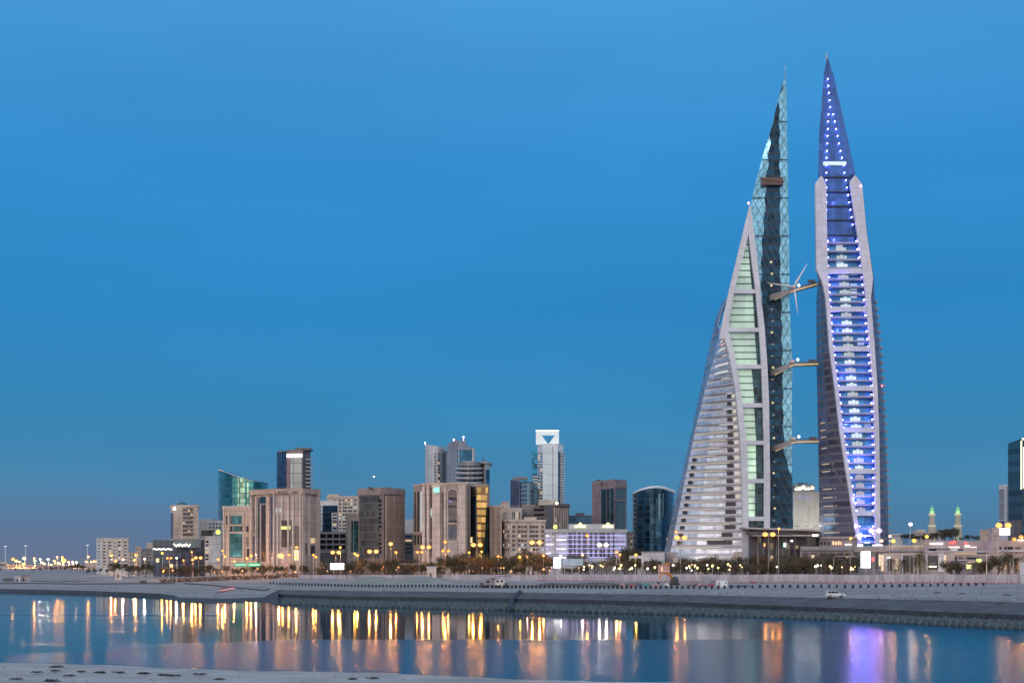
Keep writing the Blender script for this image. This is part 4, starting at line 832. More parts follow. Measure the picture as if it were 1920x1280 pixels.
# ===== bridges with turbines
def bridge(p0, p1, ph, hub_px, nth_, blades, up):
    t = thing('sky_bridge', f'{nth_} of three slim bridges joining the two sail towers', 'bridge', (wx(ph[0], 696), 696, wz(ph[1], 696)), 'bridges between the sail towers')
    a = Vector((wx(p0[0], 700), 700, wz(p0[1], 700))); h = Vector((wx(ph[0], 691), 691, wz(ph[1], 691))); c = Vector((wx(p1[0], 702), 702, wz(p1[1], 702)))
    def seg(u, v, w0, w1, t0, t1, mb):
        mb.hexa([(u.x, u.y - w0, u.z - t0), (u.x, u.y + w0, u.z - t0), (u.x, u.y + w0, u.z + t0), (u.x, u.y - w0, u.z + t0)], [(v.x, v.y - w1, v.z - t1), (v.x, v.y + w1, v.z - t1), (v.x, v.y + w1, v.z + t1), (v.x, v.y - w1, v.z + t1)])
    mb = MB(); seg(a, h, 2.6, 1.6, 1.5, .8, mb); seg(h, c, 1.6, 1.7, .8, .9, mb); mb.build('deck', M('bridge_metal', (.30, .28, .27), .45, .3), t)
    mb = MB(); o = Vector((0, -1.75, -.25)); 
    seg(a + Vector((2, -2.4, -.9)), h + o, .3, .2, .45, .28, mb); seg(h + o, c + o, .2, .2, .28, .3, mb); mb.build('lit_edge', E('amber_bridge_light', (1, .72, .25), .45 if up == 0 else .22, (.4, .35, .3)), t)
    mb = MB(); mb.tube([h + Vector((0, 1, 1.6)), c + Vector((0, 1, 1.4))], .12, 4); mb.tube([h + Vector((0, -1, 1.8)), a + Vector((3, -1, 2.2))], .12, 4); mb.build('railing', dgrey, t)
    mb = MB(); q = c + Vector((-3, 0, 0)); mb.box(c.x - 4.2, c.x - .8, c.y - 1, c.y + 1, c.z + .9, c.z + 2.1); mb.build('end_housing', dgrey, t)
    mb = MB(); k = wx(hub_px, 690); mb.ball((k + 2.5, 690, h.z + 2.4), .62, 8, 5); mb.build('lamp', E('bridge_lamp', (.85, .92, 1), 5), t)
    wt = thing('wind_turbine', f'white three-bladed wind turbine on the {nth_} of the three bridges', 'wind turbine', (wx(hub_px, 688), 688, h.z + 1.2), 'turbines between the sail towers')
    r = wt.location; mb = MB(); mb.tube([(r.x, r.y - .2, r.z), (r.x, r.y + 3.6, r.z)], [.9, 1.1], 10); mb.build('nacelle', M('nacelle_paint', (.62, .50, .48), .4), wt, True)
    mb = MB(); mb.ball((r.x, r.y - .8, r.z), .95, 10, 6); mb.build('hub', M('nacelle_paint'), wt, True)
    for ang, ln in blades:
        d = Vector((math.sin(math.radians(ang)), 0, math.cos(math.radians(ang)))) if up == 0 else Vector((math.sin(math.radians(ang)) * .22, math.sin(math.radians(ang)) * .97, math.cos(math.radians(ang)))); nrm = Vector((0, 1, 0)).cross(d) if up == 0 else Vector((.97, -.22, 0)).cross(d); mb = MB(); rg = []
        for s_, w_ in ((0, .3), (.08, .35), (.2, .75 if up == 0 else .45), (.5, .5 if up == 0 else .3), (.85, .26 if up == 0 else .16), (1, .08)):
            cc = Vector(r) + Vector((0, -.9, 0)) + d * (ln * s_); tw = .25 * w_
            rg.append([cc + nrm * w_ * .6 + Vector((0, -tw, 0)), cc + Vector((0, -tw * 1.3, 0)), cc - nrm * w_ + Vector((0, tw, 0)), cc + Vector((0, tw, 0))])
        mb.loft(rg); mb.build('blade', M('blade_white', (.70, .72, .74), .35), wt, True)
    return t
bridge((1443, 559), (1531, 533), (1488, 545), 1488, 'topmost', [(30, 13), (-82, 13), (172, 13.5)], 0)
bridge((1443, 700), (1533, 682), (1486, 684), 1486, 'middle', [(70, 12.5), (190, 12.5), (-50, 12.5)], 1)
bridge((1445, 842), (1534, 827), (1488, 828), 1488, 'lowest', [(85, 12.5), (205, 12.5), (-35, 12.5)], 1)

# blue lights added for unseen lamps at the foot and extra LED spill above
for px_, py_, e_ in ((1614, 1006, 5000), (1626, 1004, 5000), (1606, 985, 2500), (1604, 935, 1500), (1622, 935, 1500), (1598, 860, 1200), (1620, 860, 1200), (1600, 790, 1500), (1592, 700, 1500), (1584, 610, 1500), (1580, 520, 1000), (1576, 440, 800), (1574, 370, 600), (1566, 300, 380), (1560, 240, 250)):
    Lb = bpy.data.lights.new('blue_fill_light', 'POINT'); Lb.color = (.20, .15, 1); Lb.energy = e_; Lb.shadow_soft_size = .3; o = bpy.data.objects.new('blue_fill_light', Lb); COL.objects.link(o); o.parent = L2; o.location = Vector((wx(px_, 688), 687.5 if py_ < 800 else 690.4, Zr(py_, 690))) - L2.location
# ---------------------------------------------------------------- mall and right-hand low buildings
dk = M('dark_canopy', (.07, .065, .07), .5); pinkw = M('pinkish_render', (.46, .37, .34)); metal = M('galvanised_pole', (.36, .35, .35), .45, .5)
mw = P('dark_atrium_glass', (.06, .07, .075), 3, 2, (.12, .10, .09), .07, .08, .4, .2, lit=.10, lc=(1, .7, .4), ls=.5)
b = Bld('shopping_mall', 'dark glass mall hall under wide double canopy between the sail towers', [(1404, 684), (1540, 684)], 1003, mw, 22, parts='glass_wall')
mb = MB(); mb.loft([[(wx(1397, 676), 676, wz(991, 676)), (wx(1537, 672), 672, wz(995.5, 672)), (wx(1537, 672), 690, wz(995.5, 672)), (wx(1397, 676), 694, wz(991, 676))], [(wx(1397, 676), 676, wz(988, 676)), (wx(1537, 672), 672, wz(993, 672)), (wx(1537, 672), 690, wz(990, 672)), (wx(1397, 676), 694, wz(986, 676))]]); mb.build('canopy_roof', M('pale_canopy_edge', (.42, .36, .34), .5), b.root)
mb = MB(); mb.box(wx(1402, 680), wx(1536, 680), 676, 684, wz(1002, 680), wz(996, 680)); mb.build('soffit', dk, b.root)
mb = MB(); mb.box(wx(1412, 674), wx(1514, 674), 673, 684, wz(1004.6, 674), wz(1002.8, 674)); mb.build('lower_canopy', M('pale_canopy_edge'), b.root)
b.each('dark_bay', dk, [(1404, 1424, 1006, 1040), (1478, 1512, 1007, 1022)], 0, .6); b.strips('column', mgrey, [(1430 + i * 12, 1431 + i * 12, 1005, 1060) for i in range(6)], 0, 1.5)
b.each('lit_sign', E('pale_blue_sign', (.55, .9, 1), 1.6), [(1469, 1473, 1017, 1025)], 0, 1.2); b.each('lit_sign', wsign, [(1482, 1486, 1012, 1015)], 0, 1.2); b.each('lit_sign', E('orange_sign', (1, .4, .12), 2), [(1432, 1434, 1018, 1024)], 0, 1.2)
mb = MB(); mb.box(wx(1524, 671), wx(1534, 671), 671, 672.5, wz(1005, 671), wz(1001, 671)); mb.build('lit_sign', wsign, b.root)
# building with Arabic sign
b = Bld('hotel_building', 'pale ribbed hotel block with white Arabic rooftop sign between the towers', [(1487, 735), (1536, 735)], 921, M('ribbed_pale_cladding', (.60, .61, .58), .6), 20)
b.strips('facade_rib', white, [(1489 + i * 2.4, 1489.7 + i * 2.4, 923, 993) for i in range(19)], 0, .35); b.roofbox(1487.5, 1528, 907.5, M('sign_wall', (.30, .29, .28), .6), 'sign_wall', 1, 12)
for px_ in (1494, 1511, 1528):
    Lb = bpy.data.lights.new('facade_floodlight', 'POINT'); Lb.color = (1, .95, .85); Lb.energy = 3200; Lb.shadow_soft_size = .4; o = bpy.data.objects.new('facade_floodlight', Lb); COL.objects.link(o); o.parent = b.root; o.location = Vector((wx(px_, 718), 718, wz(985, 718))) - b.root.location
    mb = MB(); mb.box(wx(px_, 718) - .5, wx(px_, 718) + .5, 716.6, 717.4, wz(986, 718) - .2, wz(986, 718) + .3); mb.build('floodlight_housing', dgrey, b.root)
for i in range(5): b.strips('violet_light', E('violet_wash', (.4, .35, 1), .8), [(1496 + i * 5.6, 1497 + i * 5.6, 928, 935)], 0, .5)
c = bpy.data.curves.new('sign_text', 'FONT'); c.body = "\uFEE5\uFEEE\uFE97\uFE8D\uFEAE\uFEF4\uFEB7"; c.extrude = .08; c.size = 3.2
tmp = bpy.data.objects.new('tmp', c); COL.objects.link(tmp); bpy.context.view_layer.update()
me = bpy.data.meshes.new_from_object(tmp.evaluated_get(bpy.context.evaluated_depsgraph_get())); bpy.data.objects.remove(tmp)
xs = [v.co.x for v in me.vertices]; ys = [v.co.y for v in me.vertices]; x0, x1, y0, y1 = min(xs), max(xs), min(ys), max(ys); Yt = 735.6
X0, X1, Z0, Z1 = wx(1490.5, Yt), wx(1526, Yt), wz(918.5, Yt), wz(909.5, Yt)
for v in me.vertices: v.co = ((v.co.x - x0) / (x1 - x0) * (X1 - X0) + X0 - b.loc[0], Yt - .2 + v.co.z - b.loc[1], (v.co.y - y0) / (y1 - y0) * (Z1 - Z0) + Z0 - b.loc[2])
me.materials.clear(); me.materials.append(E('sign_letters', (.97, 1, .9), 4)); o = bpy.data.objects.new('sign_lettering', me); COL.objects.link(o); o.parent = b.root
for x in (1499, 1505, 1512):
    mb = MB(); mb.box(wx(x - 1.5, 738), wx(x + 1.5, 738), 738, 741, wz(908, 738), wz(905, 738)); mb.build('roof_vent', dgrey, b.root)
# mall frontage
b = Bld('shopping_mall', 'brown stone mall frontage with orange lit windows left of slender tower foot', [(1500, 672), (1600, 666)], 1024, M('mall_stone', (.26, .22, .22)), 12)
b.strips('fascia', mgrey, [(1503, 1600, 1024, 1031)], 0, 1.2); b.each('opening', dk, [(1505 + i * 16, 1516 + i * 16, 1036, 1060) for i in range(6)], 0, .1); b.strips('shop_light', litw, [(1522, 1527, 1040, 1048), (1586, 1592, 1042, 1050)], 0, .3)
b = Bld('shopping_mall', 'mauve upper mall storey with cluster of bright orange windows', [(1536, 680), (1608, 676)], 1005, M('mauve_stone', (.22, .185, .195)), 8, z0=4)
b.each('lit_window', E('orange_lit_window', (1, .55, .25), 1.5), [(1561, 1564, 1014, 1021), (1566, 1569, 1015, 1021), (1571, 1574, 1014, 1021), (1576, 1578, 1015, 1021)], 0, .2); b.each('window', dwin, [(1538 + i * 7, 1542 + i * 7, 1015, 1021) for i in range(3)], 0); b.strips('fascia', lilac, [(1537, 1608, 1006, 1009)], 0, .8)
b.strips('sign_light', wsign, [(1584, 1597, 1019.5, 1021)], 0, .9)
b = Bld('shopping_mall', 'mall entrance block with white sign boxes at foot of slender tower', [(1600, 668), (1662, 664)], 1023, mgrey, 10)
b.strips('fascia', lilac, [(1600, 1662, 1027, 1034)], 0, 1); b.strips('lit_sign', wsign, [(1608, 1618, 1020, 1023.5), (1636, 1655, 1020.5, 1022.5)], 0, .8); b.strips('lit_sign', litc, [(1620.5, 1631, 1015.5, 1018)], 0, .9, .3); b.each('opening', dk, [(1602 + i * 12, 1610 + i * 12, 1036, 1066) for i in range(5)], 0, .1); b.strips('lit_panel', litw, [(1648, 1656, 1039, 1060)], 0, .3)
b = Bld('shopping_mall', 'long pinkish mall wall with lit pilasters and black shop front', [(1655, 660), (1740, 655), (1790, 650)], 1036, pinkw, 12)
b.strips('pilaster', white, [(1660, 1664, 1039, 1072), (1690, 1693, 1039, 1072), (1714, 1718, 1039, 1072)], 0, .9); b.strips('lit_panel', E('peach_wall_light', (1, .72, .45), .8), [(1651.5, 1657, 1040, 1070), (1673, 1684, 1046, 1066)], 0, .4)
b.each('shop_opening', dk, [(1660.5, 1672, 1044, 1070), (1693.5, 1713, 1041, 1072)], 0, .15); b.strips('lit_sign', wsign, [(1660, 1670, 1043.5, 1047)], 0, .5)
b.each('shop_opening', dk, [(1740.5, 1759, 1041, 1067)], 1, .15); b.strips('lit_sign', E('cream_sign_light', (1, .95, .7), 2.2), [(1742, 1747, 1060, 1063), (1748, 1756, 1060.4, 1063)], 1, .4); b.strips('lit_sign', mgrey, [(1744, 1754, 1055, 1057)], 1, .4)
b.strips('pilaster', white, [(1735, 1739.5, 1038, 1072)], 0, .8); b.strips('pilaster', white, [(1760, 1770, 1036, 1072)], 1, .9); b.strips('lit_panel', E('peach_wall_light'), [(1770, 1774, 1040, 1060)], 1, .5)
b = Bld('shopping_mall', 'grey-beige upper mall storey with row of small roof lights', [(1655, 690), (1738, 688)], 1022, beige2, 14, z0=4); b.strips('fascia', mgrey, [(1655, 1738, 1031, 1034)], 0, 1)
for i in range(11): b.strips('roof_light', litw, [(1672 + i * 5.6, 1673.4 + i * 5.6, 1022.5, 1023.8)], 0, .6)
b = Bld('parking_garage', 'mauve mall car park with open decks and red and white rooftop signs', [(1732, 685), (1862, 676)], 1013.5, M('mauve_pink_wall', (.38, .31, .31)), 16, 'car park')
b.each('deck_opening', dwin, [(1782, 1794, 1043, 1048), (1797, 1806, 1043, 1048), (1742, 1755, 1028, 1032), (1783, 1795, 1029, 1031.5), (1797, 1806, 1029, 1031.5), (1812, 1835, 1043, 1048)], 0, .1)
b.strips('deck_edge', offw, [(1738, 1860, 1032.5, 1035), (1780, 1860, 1049, 1051), (1738, 1780, 1025.5, 1027.5)], 0, 1.2); b.strips('deck_light', litw, [(1785, 1830, 1037, 1037.8), (1815, 1850, 1053, 1053.8)], 0, 1.3)
b.strips('lit_sign', wsign, [(1743.5, 1768, 1017.5, 1020)], 0, .6); b.strips('lit_sign', E('peach_sign', (1, .8, .72), 2.4), [(1779, 1799, 1024.5, 1026.3), (1809, 1818, 1022, 1025), (1819, 1831, 1025, 1025.8)], 0, .8)
b.strips('lit_sign', E('red_sign', (1, .06, .05), 2.2), [(1781, 1784, 1015, 1019), (1786, 1789.5, 1013, 1019), (1790.5, 1792, 1014, 1018), (1809, 1813, 1016, 1020)], 0, .9)
b.strips('frame_post', white, [(1831, 1832, 1025, 1040), (1858, 1862, 1013, 1072)], 0, 1.3)
b = Bld('tower_block', 'plain pale mall end tower rising above the car park', [(1860, 655), (1873, 652)], 990, beige, 12, 'building'); b.strips('seam', beige2, [(1866, 1866.6, 992, 1070)], 0, .1); b.strips('vent_panel', mgrey, [(1862, 1870, 1003, 1004)], 0, .4); b.parapet(beige2, .5, .2)
b = Bld('office_building', 'broad beige wall building stepped behind the mall end tower', [(1838, 720), (1862, 716)], 993, beige2, 12); b.parapet(tan, .5, .2)
b = Bld('shopping_mall', 'right-hand mall wing washed in orange light with ribbon windows', [(1873, 650), (1960, 640), (2060, 640)], 1013, M('peach_wall', (.52, .38, .32)), 14)
b.each('window', dwin, [(1874, 1880, 1024.5, 1029.5), (1883, 1900, 1024.5, 1029.5), (1903, 1914, 1024.5, 1029.5)], 0, .1); b.strips('deck_edge', offw, [(1873, 1960, 1031, 1034)], 0, 1.2); b.strips('lit_panel', E('orange_wall_light', (1, .5, .2), .9), [(1880, 1888, 1052, 1066), (1906, 1916, 1050, 1066)], 0, .4)
b.strips('lit_sign', wsign, [(1908, 1922, 1011, 1013)], 0, .7, .2)
def lit_board(name, label, px0, px1, py0, py1, Y, mat, posts=2, cat='billboard', face=None):
    t = thing(name, label, cat, (wx((px0 + px1) / 2, Y), Y, zg((px0 + px1) / 2, Y))); mb = MB(); mb.box(wx(px0, Y), wx(px1, Y), Y - .25, Y + .25, wz(py1, Y), wz(py0, Y)); mb.build('panel', mat, t)
    mb = MB(); mb.box(wx(px0, Y) - .15, wx(px1, Y) + .15, Y + .25, Y + .6, wz(py1, Y) - .15, wz(py0, Y) + .15); mb.build('frame', dgrey, t)
    for i in range(posts):
        x = wx(px0 + (px1 - px0) * ((i + .5) / posts), Y); mb = MB(); mb.tube([(x, Y + .4, t.location.z), (x, Y + .4, wz(py1, Y) + .2)], .2); mb.build('post', metal, t)
    return t
bw = E('white_billboard', (.95, 1, 1), 3.2)
lit_board('billboard', 'tall blank white lit billboard at foot of slender sail tower', 1614.5, 1632, 1033.5, 1064, 632, bw, 1)
lit_board('billboard', 'blank white lit billboard in front of the stepped car park', 619.5, 645, 1055.5, 1067, 700, bw)
lit_board('billboard', 'tall bright white board at left foot of violet-lit building', 1038, 1051.5, 1044.5, 1064, 634, bw, 1)
lit_board('billboard', 'long pale blue board beside bright white board', 1052, 1093, 1047, 1060, 636, M('pale_blue_board', (.42, .52, .62), .5), 3)
lit_board('sign', 'small red sign board right of tall white billboard', 1634, 1640.5, 1043.5, 1052, 634, E('red_board', (1, .12, .12), .9), 1, 'sign')
lit_board('billboard', 'cream lit billboard on mall roof left of dark edge tower', 1874, 1893.5, 989.5, 1002.5, 645, E('cream_billboard', (1, .93, .82), 2.4), 2)
lit_board('sign', 'round-cornered yellow lit sign among bushes before the car park', 1812, 1821, 1058, 1066, 640, E('yellow_sign', (1, .9, .35), 1.8), 1, 'sign')
lit_board('sign', 'yellow-green lit sign above bushes right of round yellow sign', 1831, 1840, 1047, 1055, 645, E('lime_yellow_sign', (.9, 1, .2), 1.2), 1, 'sign')
lit_board('sign', 'small pale blue panel on the quay side of pink kiosk', 1352, 1356, 1058, 1064, 640, litc, 1, 'sign')
# mosque minarets, far towers at right
def minaret(px, side):
    Y = 1050; t = thing('minaret', f'{side} of two green-lit minarets beyond the mall', 'minaret', (wx(px, Y), Y, 4), 'minarets beyond the mall'); x = wx(px, Y); st = M('minaret_stone', (.50, .47, .36)); k = Y / F
    mb = MB(); mb.tube([(x, Y, 4), (x, Y, wz(990, Y)), (x, Y, wz(988, Y)), (x, Y, wz(984, Y)), (x, Y, wz(966, Y))], [3.2, 3.0, 2.6, 2.2, 2.0], 8); mb.build('shaft', st, t)
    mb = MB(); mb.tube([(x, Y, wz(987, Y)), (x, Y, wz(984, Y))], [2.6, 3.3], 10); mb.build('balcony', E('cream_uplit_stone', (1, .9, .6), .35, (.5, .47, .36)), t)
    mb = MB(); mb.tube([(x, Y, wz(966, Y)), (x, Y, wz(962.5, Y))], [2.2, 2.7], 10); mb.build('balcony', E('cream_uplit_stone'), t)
    mb = MB(); mb.tube([(x, Y, wz(962.5, Y)), (x, Y, wz(956, Y))], [1.5, 1.4], 8); mb.build('lantern', E('green_lantern', (.45, 1, .35), .9), t)
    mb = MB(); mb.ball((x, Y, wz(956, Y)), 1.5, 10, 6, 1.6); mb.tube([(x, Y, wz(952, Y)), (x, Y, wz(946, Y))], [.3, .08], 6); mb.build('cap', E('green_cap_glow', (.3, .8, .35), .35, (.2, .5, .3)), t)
minaret(1747.5, 'left'); minaret(1796, 'right')
b = Bld('office_building', 'small pale building between the two minarets behind trees', [(1757, 940), (1772, 940)], 993, offw, 12); b.parapet(mgrey, .5, .5)
b = Bld('apartment_building', 'low pale building with flat roof left of the minarets', [(1712, 900), (1738, 900)], 996, beige, 12); b.roofbox(1721, 1736, 992, white); b.each('window', dwin, grid(cols(1714, 1736, 5, .4), rows(999, 1008, 2, .4)))
b = Bld('apartment_building', 'tiny white rooftop block just right of the slender sail tower', [(1672, 950), (1692, 950)], 1000, white, 10); b.each('window', dwin, grid(cols(1674, 1690, 4, .4), [(1003, 1006)]))
b = Bld('apartment_tower', 'white tower with ladder-like balconies left of dark edge tower', [(1873, 1180), (1884, 1170), (1892, 1180)], 908.5, white, 14)
b.strips('balcony', M('shaded_balcony', (.10, .14, .20)), grid([(1873.5, 1883.5)], rows(917, 975, 15, .5)), 0, .4); b.strips('stripe', mgrey, [(1887, 1889, 912, 990)], 1, .2); b.strips('lower_wall', vio, [(1874, 1884, 976, 992)], 0, .4)
b = Bld('office_tower', 'dark glass tower with bright edge light strip at right edge of view', [(1890, 900), (1916, 880), (1985, 905)], [831, 822, 822], P('dark_teal_tower_glass', (.05, .11, .14), 3.7, 3, (.04, .08, .10), .07, .12, .5, .2, lit=.03, lc=(.7, .9, .8), ls=.2), 30, parts='curtain_wall')
es = E('pale_yellow_edge_light', (1, 1, .62), 2.0); b.strips('edge_light', es, [(1915.2, 1916.2, 826, 917)], 0, .5); b.strips('edge_light', es, [(1916.2, 1926, 821.5, 824.5), (1918.5, 1919.5, 838, 915)], 1, .5)
b.strips('base_wall', brown, [(1891, 1915.5, 975, 1015)], 0, .3)
# ---------------------------------------------------------------- far left shore
t = thing('flyover', 'long low orange-lit flyover far off at left', 'bridge', (wx(60, 1650), 1650, 2)); mb = MB(); mb.box(wx(-500, 1650), wx(204, 1650), 1650, 1662, wz(1064, 1650), wz(1058.5, 1650)); mb.build('deck', M('orange_lit_concrete', (.55, .36, .27)), t)  # orange lighting of the flyover is put into its concrete colour
for i in range(16): mb = MB(); x = wx(-60 + i * 17, 1652); mb.box(x - .8, x + .8, 1653, 1657, 1.5, wz(1064, 1650)); mb.build('pier', M('orange_lit_concrete'), t)
b = Bld('warehouse', 'low flat white warehouse with roofline at the left edge', [(-60, 1500), (14, 1500)], 1053, M('warehouse_wall', (.42, .38, .36)), 30); b.strips('band', dgrey, [(-58, 10, 1057, 1060)], 0, .4)
b = Bld('warehouse', 'peach-lit low shed beside the dark tree clump', [(161, 1300), (184, 1300)], 1056, M('peach_wall'), 20); b.strips('door', brown, [(165, 169, 1063, 1068), (174, 178, 1063, 1068)], 0, .3)
b = Bld('warehouse', 'low pinkish shed row left of dark tree clump', [(66, 1400), (130, 1400)], 1059, M('shed_wall', (.42, .30, .27)), 20); b.strips('opening', dk, [(84 + i * 9, 89 + i * 9, 1062, 1066) for i in range(5)], 0, .3)
# left shore huts, debris
def shed(name, label, px0, px1, py0, Y, mat, dep=4, roof=None, door=None, cat='cabin'):
    b = Bld(name, label, [(px0, Y), (px1, Y)], py0, mat, dep, cat)
    if roof: b.parapet(roof, .25, .3, 'roof')
    if door: b.strips('door', dk, [door], 0, .08)
    return b
shed('site_hut', 'small white hut with dark doorway on the left shore', 28, 38, 1080.5, 745, white, 3, offw, (31.5, 34, 1084, 1091))
shed('site_hut', 'grey-lilac container cabin right of small white hut', 40, 55, 1078.5, 750, lilac, 3, dgrey, (43, 45, 1082, 1090))
shed('storage_box', 'long dark low container left of small white hut', 6, 25, 1084, 742, dgrey, 3, dk, cat='container')
shed('utility_box', 'square pale pink utility box before the white hotel', 216, 228, 1069, 780, M('pale_pink_stone'), 3, offw, (220, 223, 1076, 1083), cat='utility box')
shed('utility_box', 'tall pale pink utility box before the arched beige building', 800.5, 818, 1062, 640, M('pale_pink_stone'), 4, offw, (806, 809, 1074, 1081), cat='utility box')
shed('storage_box', 'small dark crate on the pale sand at left', 262.5, 275, 1088, 716, dk, 2.4, dgrey, cat='crate')
shed('kiosk', 'pale grey concrete kiosk at right end of long hoarding', 1912, 1936, 1052, 538, offw, 4, mgrey, None, 'kiosk')
t = thing('pipeline', 'long dark pipeline lying on the pale left sand', 'pipe', (wx(280, 690), 690, 1.4)); mb = MB()
mb.tube([(wx(p, 694 + 3 * math.sin(p * .02)), 694 + 3 * math.sin(p * .02), zg(p, 694) + .25) for p in range(-80, 335, 12)], .3); mb.build('pipe', dk, t)
mb = MB(); mb.tube([(wx(p, 690 - (p - 345) * .9), 690 - (p - 345) * .9, zg(p, 690 - (p - 345) * .9) + .25) for p in range(345, 510, 10)], .3); mb.build('pipe', dk, t)
def rubble(r, n, seed, flat=.5):
    rd = random.Random(seed); mb = MB()
    for i in range(n):
        a = rd.random() * 6.28; q = rd.random() ** .6 * r; s = r * (.16 + .2 * rd.random()); x, y = q * math.cos(a) * 1.6, q * math.sin(a); z0 = (r - q) * .25 * flat; n0 = len(mb.v)
        mb.ball((x, y, z0), s, 6, 3, flat)
        for k in range(n0, len(mb.v)): vx, vy, vz = mb.v[k]; mb.v[k] = (vx + rd.uniform(-1, 1) * s * .3, vy + rd.uniform(-1, 1) * s * .3, vz + rd.uniform(-1, 1) * s * .2)
    return mb
rk = [rubble(1.8, 16, i, .5) for i in range(4)]; dirt = M('dark_debris', (.07, .06, .065), .9, var=.4, scale=1); rkm = [m_.mesh('debris', dirt) for m_ in rk]
CNT2 = 0
for px in sorted([64, 71, 80, 92, 104, 113, 124, 137, 150, 162, 176, 190, 203, 1003, 1016, 1030, 1043, 1057, 1070, 1085, 1100, 1114, 1128, 1142, 1190, 1206, 1300, 1318, 1378, 1392]):
    Y = random.uniform(738, 760) if px < 300 else (488 + random.random() * 14); o = bpy.data.objects.new('debris_heap', rkm[CNT2 % 4]); COL.objects.link(o); CNT2 += 1; o.location = (wx(px, Y), Y, zg(px, Y)); o.rotation_euler.z = 0; s_ = random.uniform(.7, 1.15); o.scale = (s_, s_, s_ * .8)
    tag(o, f'dark heap of site debris, {where("heap", px)}', 'debris', 'debris heaps')
# sand mound and dark spoil bank behind the drums
def mound(name, px0, px1, Y, h, dep, mat, seed):
    rd = random.Random(seed); mb = MB(); nx, ny = 40, 8
    for i in range(nx + 1):
        t_ = i / nx; px = px0 + (px1 - px0) * t_
        for j in range(ny + 1):
            u = j / ny; y = Y + (u - .5) * dep; e = sm(0, .18, t_) * sm(1, .82, t_) * math.sin(math.pi * u); mb.v.append((wx(px, y), y, zg(px, y) - .25 + h * e * (.85 + .15 * math.sin(t_ * 17 + seed) + .07 * rd.random())))
    for i in range(nx):
        for j in range(ny): a = i * (ny + 1) + j; mb.f.append((a, a + ny + 1, a + ny + 2, a + 1))
    struct(mb.build(name, mat, smooth=True))
mound('sand_mound', 632, 870, 575, 2.6, 60, M('greenish_sand', (.26, .265, .235), .95, var=.2, scale=.1, zs=1, bump=.5, bscale=1), 3)
mound('spoil_bank', 985, 1236, 522, 1.0, 14, M('dark_spoil', (.10, .09, .10), .95, var=.4, scale=.4, zs=1, bump=.8, bscale=2), 5)
mound('rubble_bank', 1275, 1345, 505, 1.3, 10, M('pink_rubble', (.32, .20, .20), .95, var=.4, scale=.6, zs=1, bump=.8, bscale=2), 9)
# ---------------------------------------------------------------- hoarding, drums, fence, vehicles
hb = [(560, 700, 1.8), (640, 670, 2.0), (860, 640, 2.4), (1000, 605, 2.9), (1280, 568, 3.4), (1600, 545, 3.6), (1914, 534, 3.8)]
def hy(px): return ip([(a, c_) for a, c_, _ in hb], px)
def hh(px): return ip([(a, c_) for a, _, c_ in hb], px)
t = thing('site_hoarding', 'long pale lilac panel hoarding along the road behind the quay', 'hoarding', (wx(1240, 570), 570, 4.2))
mb = MB(); m2 = MB(); m3 = MB(); px = 560
while px < 1914:
    q = min(1914, px + 7.5); Y0, Y1 = hy(px), hy(q); z0 = zg(px, Y0) - .2; h = hh(px)
    mb.hexa([(wx(px, Y0), Y0, z0), (wx(q, Y1), Y1, z0), (wx(q, Y1), Y1 + .12, z0), (wx(px, Y0), Y0 + .12, z0)], [(wx(px, Y0), Y0, z0 + h), (wx(q, Y1), Y1, z0 + h), (wx(q, Y1), Y1 + .12, z0 + h), (wx(px, Y0), Y0 + .12, z0 + h)])
    x = wx(px, Y0); m2.box(x - .09, x + .09, Y0 - .14, Y0 + .02, z0, z0 + h + .15)
    if px > 1000: m2.hexa([(x + .1, Y0 - 1.5, z0 + .2), (x + .25, Y0 - 1.5, z0 + .2), (x + .25, Y0 - 1.4, z0 + .2), (x + .1, Y0 - 1.4, z0 + .2)], [(x + .3, Y0 - .15, z0 + h * .8), (x + .45, Y0 - .15, z0 + h * .8), (x + .45, Y0 - .05, z0 + h * .8), (x + .3, Y0 - .05, z0 + h * .8)])
    m3.box(wx(px, Y0), wx(q, Y1), Y0 - .8, Y0 - .3, z0 + .05, z0 + .75) if px > 1000 else None
    px = q
for v_, f_ in ((m2.v, m2.f),): n0 = len(mb.v); mb.v += v_; mb.f += [tuple(n0 + q for q in f) for f in f_]
mb.build('panel', P('hoarding_panels', (.44, .40, .43), 30, 1.8, (.30, .27, .30), .05, 0, 0, .7, var=.16), t); m3.build('footing_block', M('rosy_concrete', (.34, .24, .25), .9, var=.3, scale=.5), t)
# red dashed tape
t = thing('barrier_tape', 'thin red and white barrier line at foot of hoarding', 'barrier', (wx(1700, 530), 530, 4.4)); mr = MB(); mw_ = MB()
for i in range(95):
    p0 = 1530 + i * 4; Y = hy(p0) - 8; (mr if i % 3 else mw_).tube([(wx(p0, Y), Y, zg(p0, Y) + .75), (wx(p0 + 3.9, Y), Y, zg(p0, Y) + .75)], .09, 4)
mr.build('red_section', M('red_plastic', (.45, .06, .06), .5), t); mw_.build('white_section', M('white_plastic', (.7, .7, .7), .5), t)
